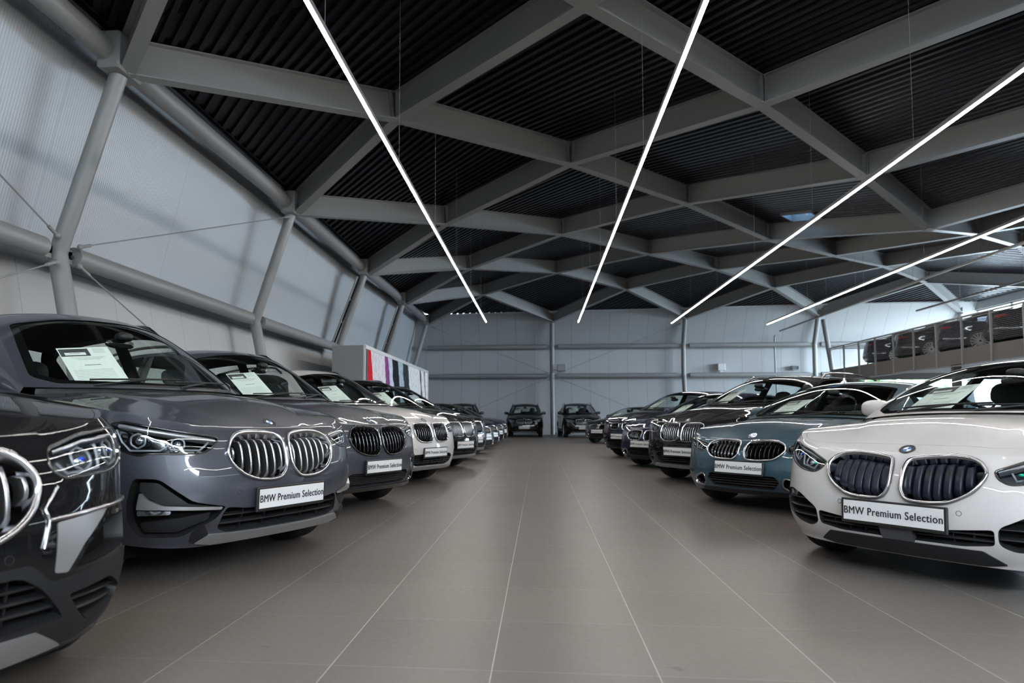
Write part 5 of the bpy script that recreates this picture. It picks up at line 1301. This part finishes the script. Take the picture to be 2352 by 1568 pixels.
H_X3 = [(.475, .775), (.50, .83), (.65, .870), (.86, .888), (.97, .885), (.94, .80), (.80, .752), (.69, .742), (.515, .733)]
V_X3 = [(.70, .605), (.88, .600), (.85, .50), (.72, .485), (.53, .468), (.585, .53)]
S_X3 = [(.515, .395), (.70, .41), (.84, .35), (.82, .315), (.64, .285), (.575, .328)]
I_X3 = [(-.42, .435), (-.36, .475), (.36, .475), (.42, .435), (.52, .325), (.43, .325), (-.43, .325), (-.52, .325)]
_bp = [(.39, .505), (.45, .445), (.66, .462), (.86, .478), (.93, .46), (.93, .30), (.80, .262), (.50, .222)]
def style_x3(**k):
    st = style_x1(lamp=H_X3, rings=[(.84, .82, .046), (.64, .80, .044)], drl=[[(.93, .86), (.90, .78), (.78, .765), (.72, .80)], [(.72, .84), (.70, .76), (.55, .752), (.52, .79)]], dots=[(.64, .80, 'lamp_blue'), (.84, .82, 'lamp_blue')],
        brow=[([(.52, .825), (.66, .855), (.92, .872)], .022, 'chrome')], hback='lamp_grey', hwall='chrome',
        cut=[(K_X1, .05), (H_X3, .035), (V_X3, .02), (S_X3, .02), (I_X3, .02)],
        open=[('side_vent', V_X3, dict(depth=.06)), ('fog_recess', S_X3, dict(nbars=2, depth=.06)), ('lower_intake', I_X3, dict(nbars=3, vbars=5, depth=.07))],
        panel=[('bumper_blade', [(.475, .612), (.69, .630), (.565, .535), (.505, .462), (.462, .468)], 'alu_plastic', .003, .006, True),
               ('lower_bumper', _bp[::-1]+[(-a, z) for a, z in _bp], 'black_plastic', .004, .008, False, [I_X3, S_X3, mir(S_X3)]),
               ('skid_plate', [(-.56, .235), (-.435, .305), (.435, .305), (.56, .235), (.37, .222), (-.37, .222)], 'alu_plastic', .012, .02, False)],
        strip=[('chrome_strip', [(.45, .622), (.66, .634), (.90, .640)], .014, 0, .010, 'chrome'), ('chrome_strip', [(.49, .715), (.437, .655), (.447, .62), (.425, .545)], .012, 0, .010, 'chrome')], sensor=[(.33, .53)])
    st.update(k); return st
# ---------------------------------------------------------------- building the models once, then placing them
MATS['PAINT'] = MATS['paint_slate'].copy(); MATS['PAINT'].name = 'paint_default'
def at(root, X, Y, deg, z=0.): root.location = (X, Y, z); root.rotation_euler = (0, 0, math.radians(deg))
def repaint(root, paint_name, extra=None):
    def rec(o):
        for i, s_ in enumerate(o.material_slots if o.type == 'MESH' else []):
            if o.data.materials[i] == MATS['PAINT']: s_.link = 'OBJECT'; s_.material = MATS[paint_name]
            elif extra and o.data.materials[i] and o.data.materials[i].name in extra: s_.link = 'OBJECT'; s_.material = MATS[extra[o.data.materials[i].name]]
        for c in KIDS.get(o.name, []) : rec(c)
    rec(root)
_sheet = None
def price_sheet(root, sh, label, q=-.50, t=.08):
    """paper price list leaning against the inside of the windscreen, its own object"""
    global _sheet
    SU = Surf(sh.upper, su=.55, sv=.62, ref=(1.6, .1), out=(0, 0, 1))
    a = SU.p(arr([t*.55]), arr([q*.62]), -.05)[0]; b = SU.p(arr([(t+.55)*.55]), arr([q*.62*.96]), -.05)[0]; c = SU.p(arr([t*.55]), arr([(q+.12)*.62]), -.05)[0]
    z = unit(b-a); y = unit((c-a)-z*((c-a)@z)); x = np.cross(y, z)
    M = Matrix(((x[0], y[0], z[0], a[0]), (x[1], y[1], z[1], a[1]), (x[2], y[2], z[2], a[2]), (0, 0, 0, 1)))
    if _sheet is None: _sheet = sheet_mb().build('price_sheet'); o = _sheet
    else: o = _sheet.copy(); COL.objects.link(o)
    M = Matrix.Translation(root.location) @ Matrix.Rotation(root.rotation_euler[2], 4, 'Z') @ M
    o.location = M.to_translation(); o.rotation_euler = M.to_euler(); o.scale = (1, 1.30, 1.50)
    tag(o, label, 'price sheet', 'price sheets behind windscreens')
SUVX = lambda **k: shape_suv(**{**dict(xw=-1.46, xc=-1.05, zc=1.10,
    zt=[(0, .865), (2, .875), (3, .895), (5, .955), (6, 1.0), (7, 1.06), (8, 1.10), (9, 1.14), (10, 1.17), (12, 1.17), (15, 1.16)],
    K=[(-1.10, 0, 1.115), (-1.48, 0, 1.36), (-1.92, 0, 1.585), (-2.4, 0, 1.66), (-3.1, 0, 1.665), (-3.9, 0, 1.59), (-4.17, 0, 1.34), (-4.36, 0, 1.16)],
    R=[(-1.44, .825, 1.11), (-1.81, .76, 1.335), (-2.19, .69, 1.53), (-2.6, .65, 1.60), (-3.15, .64, 1.60), (-3.8, .61, 1.53), (-4.02, .67, 1.33), (-4.15, .74, 1.17)]), **k})
def tall(d, k):
    """raise or lower the cabin above the windscreen foot"""
    z0 = d['K'][0][2]; g = lambda z: z0+(z-z0)*k if z > z0 else z
    d['K'] = [(a, b, g(z)) for a, b, z in d['K']]; d['R'] = [(a, b, g(z)) for a, b, z in d['R']]; d['seath'] = 1.02*(.6+.4*k)-(.05 if k < 1 else 0); return d
I_X1M = [(.42, .395), (-.42, .395), (-.47, .36), (-.46, .285), (-.40, .27), (.40, .27), (.46, .285), (.47, .36)]
S_X1M = [(.52, .52), (.60, .54), (.78, .52), (.84, .46), (.82, .36), (.74, .28), (.52, .27), (.50, .38)]
MODELS = dict(
    x1=(tall(SUVX(), 1.12), style_x1(privacy=False, clear_rear=True)),
    x3=(SUVX(), style_x3(privacy=False, clear_rear=True)),
    x1m=(tall(SUVX(), 1.07), style_x1(privacy=False, clear_rear=True, kframe='gloss_black', kslat='gloss_black', kshape='bar', kn=8, kw=.014, cut=[(K_X1, .05), (H_X1, .035), (I_X1M, .02), (S_X1M, .02)],
        open=[('lower_intake', I_X1M, dict(nbars=6, vbars=9)), ('side_intake', S_X1M, dict(nbars=0, vbars=0, depth=.05, rim='gloss_black'))],
        panel=[('front_lip', [(-.62, .262), (.62, .262), (.70, .25), (.60, .222), (-.60, .222), (-.70, .25)], 'gloss_black', .012, .02, False)], cladding=False)),
    m=(SUVX(), style_m()),
    mc=(SUVX(), style_m(kslat='satin_silver', kshape='bar', ksw=.006, kn=8, privacy=False, clear_rear=True)),
    big=(tall(SUVX(L=4.72, W=1.90), .84), style_m(kframe='chrome', kslat='satin_silver', kshape='bar', kn=9, ksw=.0045, sunroof=True, rails='chrome', clear_rear=True, privacy=False)),
    one=(tall(shape_hatch(), .87), style_1()),
    three=(tall(shape_sedan(), .84), style_3(clear_rear=True, privacy=False)),
    two=(shape_hatch(zt=[(0, .75), (2, .76), (3, .78), (5, .85), (6, .90), (7, .95), (8, 1.0), (9, 1.04), (10, 1.06), (12, 1.06), (15, 1.05)]), style_3(kslat='gloss_black', plate_z=.44)),
    van=(tall(SUVX(), .84), style_g()),
)
_p = shape_sedan(wr=.345); _A = CarShape(_p)
MODELS['saloon'] = (_p, style_3(rim='rim_silver', rimk=.80, spokes=15, dbl=True, privacy=True, belt='chrome', tail=[(_A.A-.98, .845), (_A.A-.86, .868), (_A.A-.50, .885), (_A.A-.34, .87), (_A.A-.36, .81), (_A.A-.62, .80)]))
PL = [
 ('x1', -1.52, 4.0, -25, 'paint_slate', 'large slate grey SUV at left with chrome twin grille and readable plate'),
 ('x3', -1.57, 1.43, -25, 'paint_black', 'glossy black SUV cut off by the lower left picture edge'),
 ('x1m', -1.53, 6.48, -26, 'paint_slate', 'slate grey SUV with black grille behind the chrome grilled grey one'),
 ('m', -1.44, 9.15, -26, 'paint_white', 'white SUV with black grille in the left row'),
 ('mc', -1.32, 11.75, -26, 'paint_black', 'black SUV with silver grille bars just beyond the white SUV'),
 ('m', -1.38, 14.4, -26, 'paint_black', 'black SUV with black grille, second beyond the white SUV'),
 ('three', -1.38, 17.0, -26, 'paint_midnight', 'low dark saloon third beyond the white SUV in the left row'),
 ('three', -1.38, 19.6, -26, 'paint_navy', 'low dark blue saloon fourth beyond the white SUV in the left row'),
 ('two', -1.38, 22.2, -26, 'paint_black', 'small dark hatchback fifth beyond the white SUV in the left row'),
 ('two', -1.38, 24.8, -26, 'paint_graphite', 'small dark hatchback last of the left row'),
 ('mc', -3.55, 31.2, -82, 'paint_black', 'black SUV by the far wall partly behind the left row'),
 ('mc', -.76, 32.6, -90, 'paint_black', 'black SUV facing straight down the aisle, left of the far column'),
 ('mc', 2.05, 31.6, -86, 'paint_black', 'black SUV at the far wall right of the middle column'),
 ('one', 1.94, 3.93, 217.5, 'paint_white', 'white hatchback with large chrome grille at the right edge'),
 ('three', 1.95, 6.85, 219.6, 'paint_teal', 'teal blue saloon beside the white hatchback'),
 ('big', 1.92, 9.58, 215.7, 'paint_black', 'tall black SUV with chrome grille bars beyond the teal saloon'),
 ('two', 1.85, 12.55, 216, 'paint_navy', 'deep blue hatchback between the tall black SUV and the round lamp car'),
 ('van', 1.80, 15.55, 216, 'paint_midnight', 'dark blue compact van with round headlamps'),
 ('three', 2.05, 24.5, 225, 'paint_graphite', 'dark grey saloon in front of the far right SUV'),
 ('saloon', 18.1, 28.15, -17, 'paint_midnight', 'dark blue saloon at the far end of the mezzanine'),
 ('saloon', 18.1, 25.75, -17, 'paint_black', 'black saloon on the mezzanine, second from its far end'),
 ('saloon', 18.1, 23.0, -17, 'paint_midnight', 'dark blue saloon on the mezzanine, third from its far end'),
 ('saloon', 18.1, 20.3, -17, 'paint_black', 'black saloon on the mezzanine behind the wire mesh, fourth from its far end'),
 ('saloon', 18.1, 17.7, -17, 'paint_black', 'black saloon on the mezzanine at the right picture edge'),
]
GRP = lambda x: 'cars on the mezzanine' if x > 10 else 'cars in the left row' if x < -1 else 'cars in the right row'
SHEETS = {(4.0): 'white price sheet with photo behind the windscreen of the slate SUV with chrome grille', 6.48: 'white price sheet in the slate SUV with black grille', 9.15: 'price sheet in the windscreen of the white SUV', 11.75: 'price sheet in the black SUV beyond the white SUV', 32.6: 'price sheet in the black SUV facing down the aisle', 31.6: 'price sheet in the black SUV right of the far column',
          3.93: 'price sheet in the white hatchback windscreen', 6.85: 'price sheet in the teal saloon windscreen', 9.58: 'price sheet in the tall black SUV with chrome bars', 12.55: 'price sheet in the deep blue hatchback', 15.55: 'price sheet in the dark van with round lamps', 24.5: 'price sheet in the dark grey saloon'}
first = {}; shapes = {}; todo = []
for key in MODELS:
    if any(p_[0] == key for p_ in PL): first[key], shapes[key] = car_model(*MODELS[key])
kids_index()
used = set()
for (key, X, Y, deg, pnt, lab) in PL:
    if key not in used: r = first[key]; used.add(key)
    else: r = copy_tree(first[key])
    todo.append((r, key, X, Y, deg, pnt, lab))
kids_index()
for (r, key, X, Y, deg, pnt, lab) in todo:
    at(r, X, Y, deg, 3.094 if X > 10 else 0); tag(r, lab, 'car', GRP(X)); repaint(r, pnt)
    if Y in SHEETS and X < 10: price_sheet(r, shapes[key], SHEETS[Y])
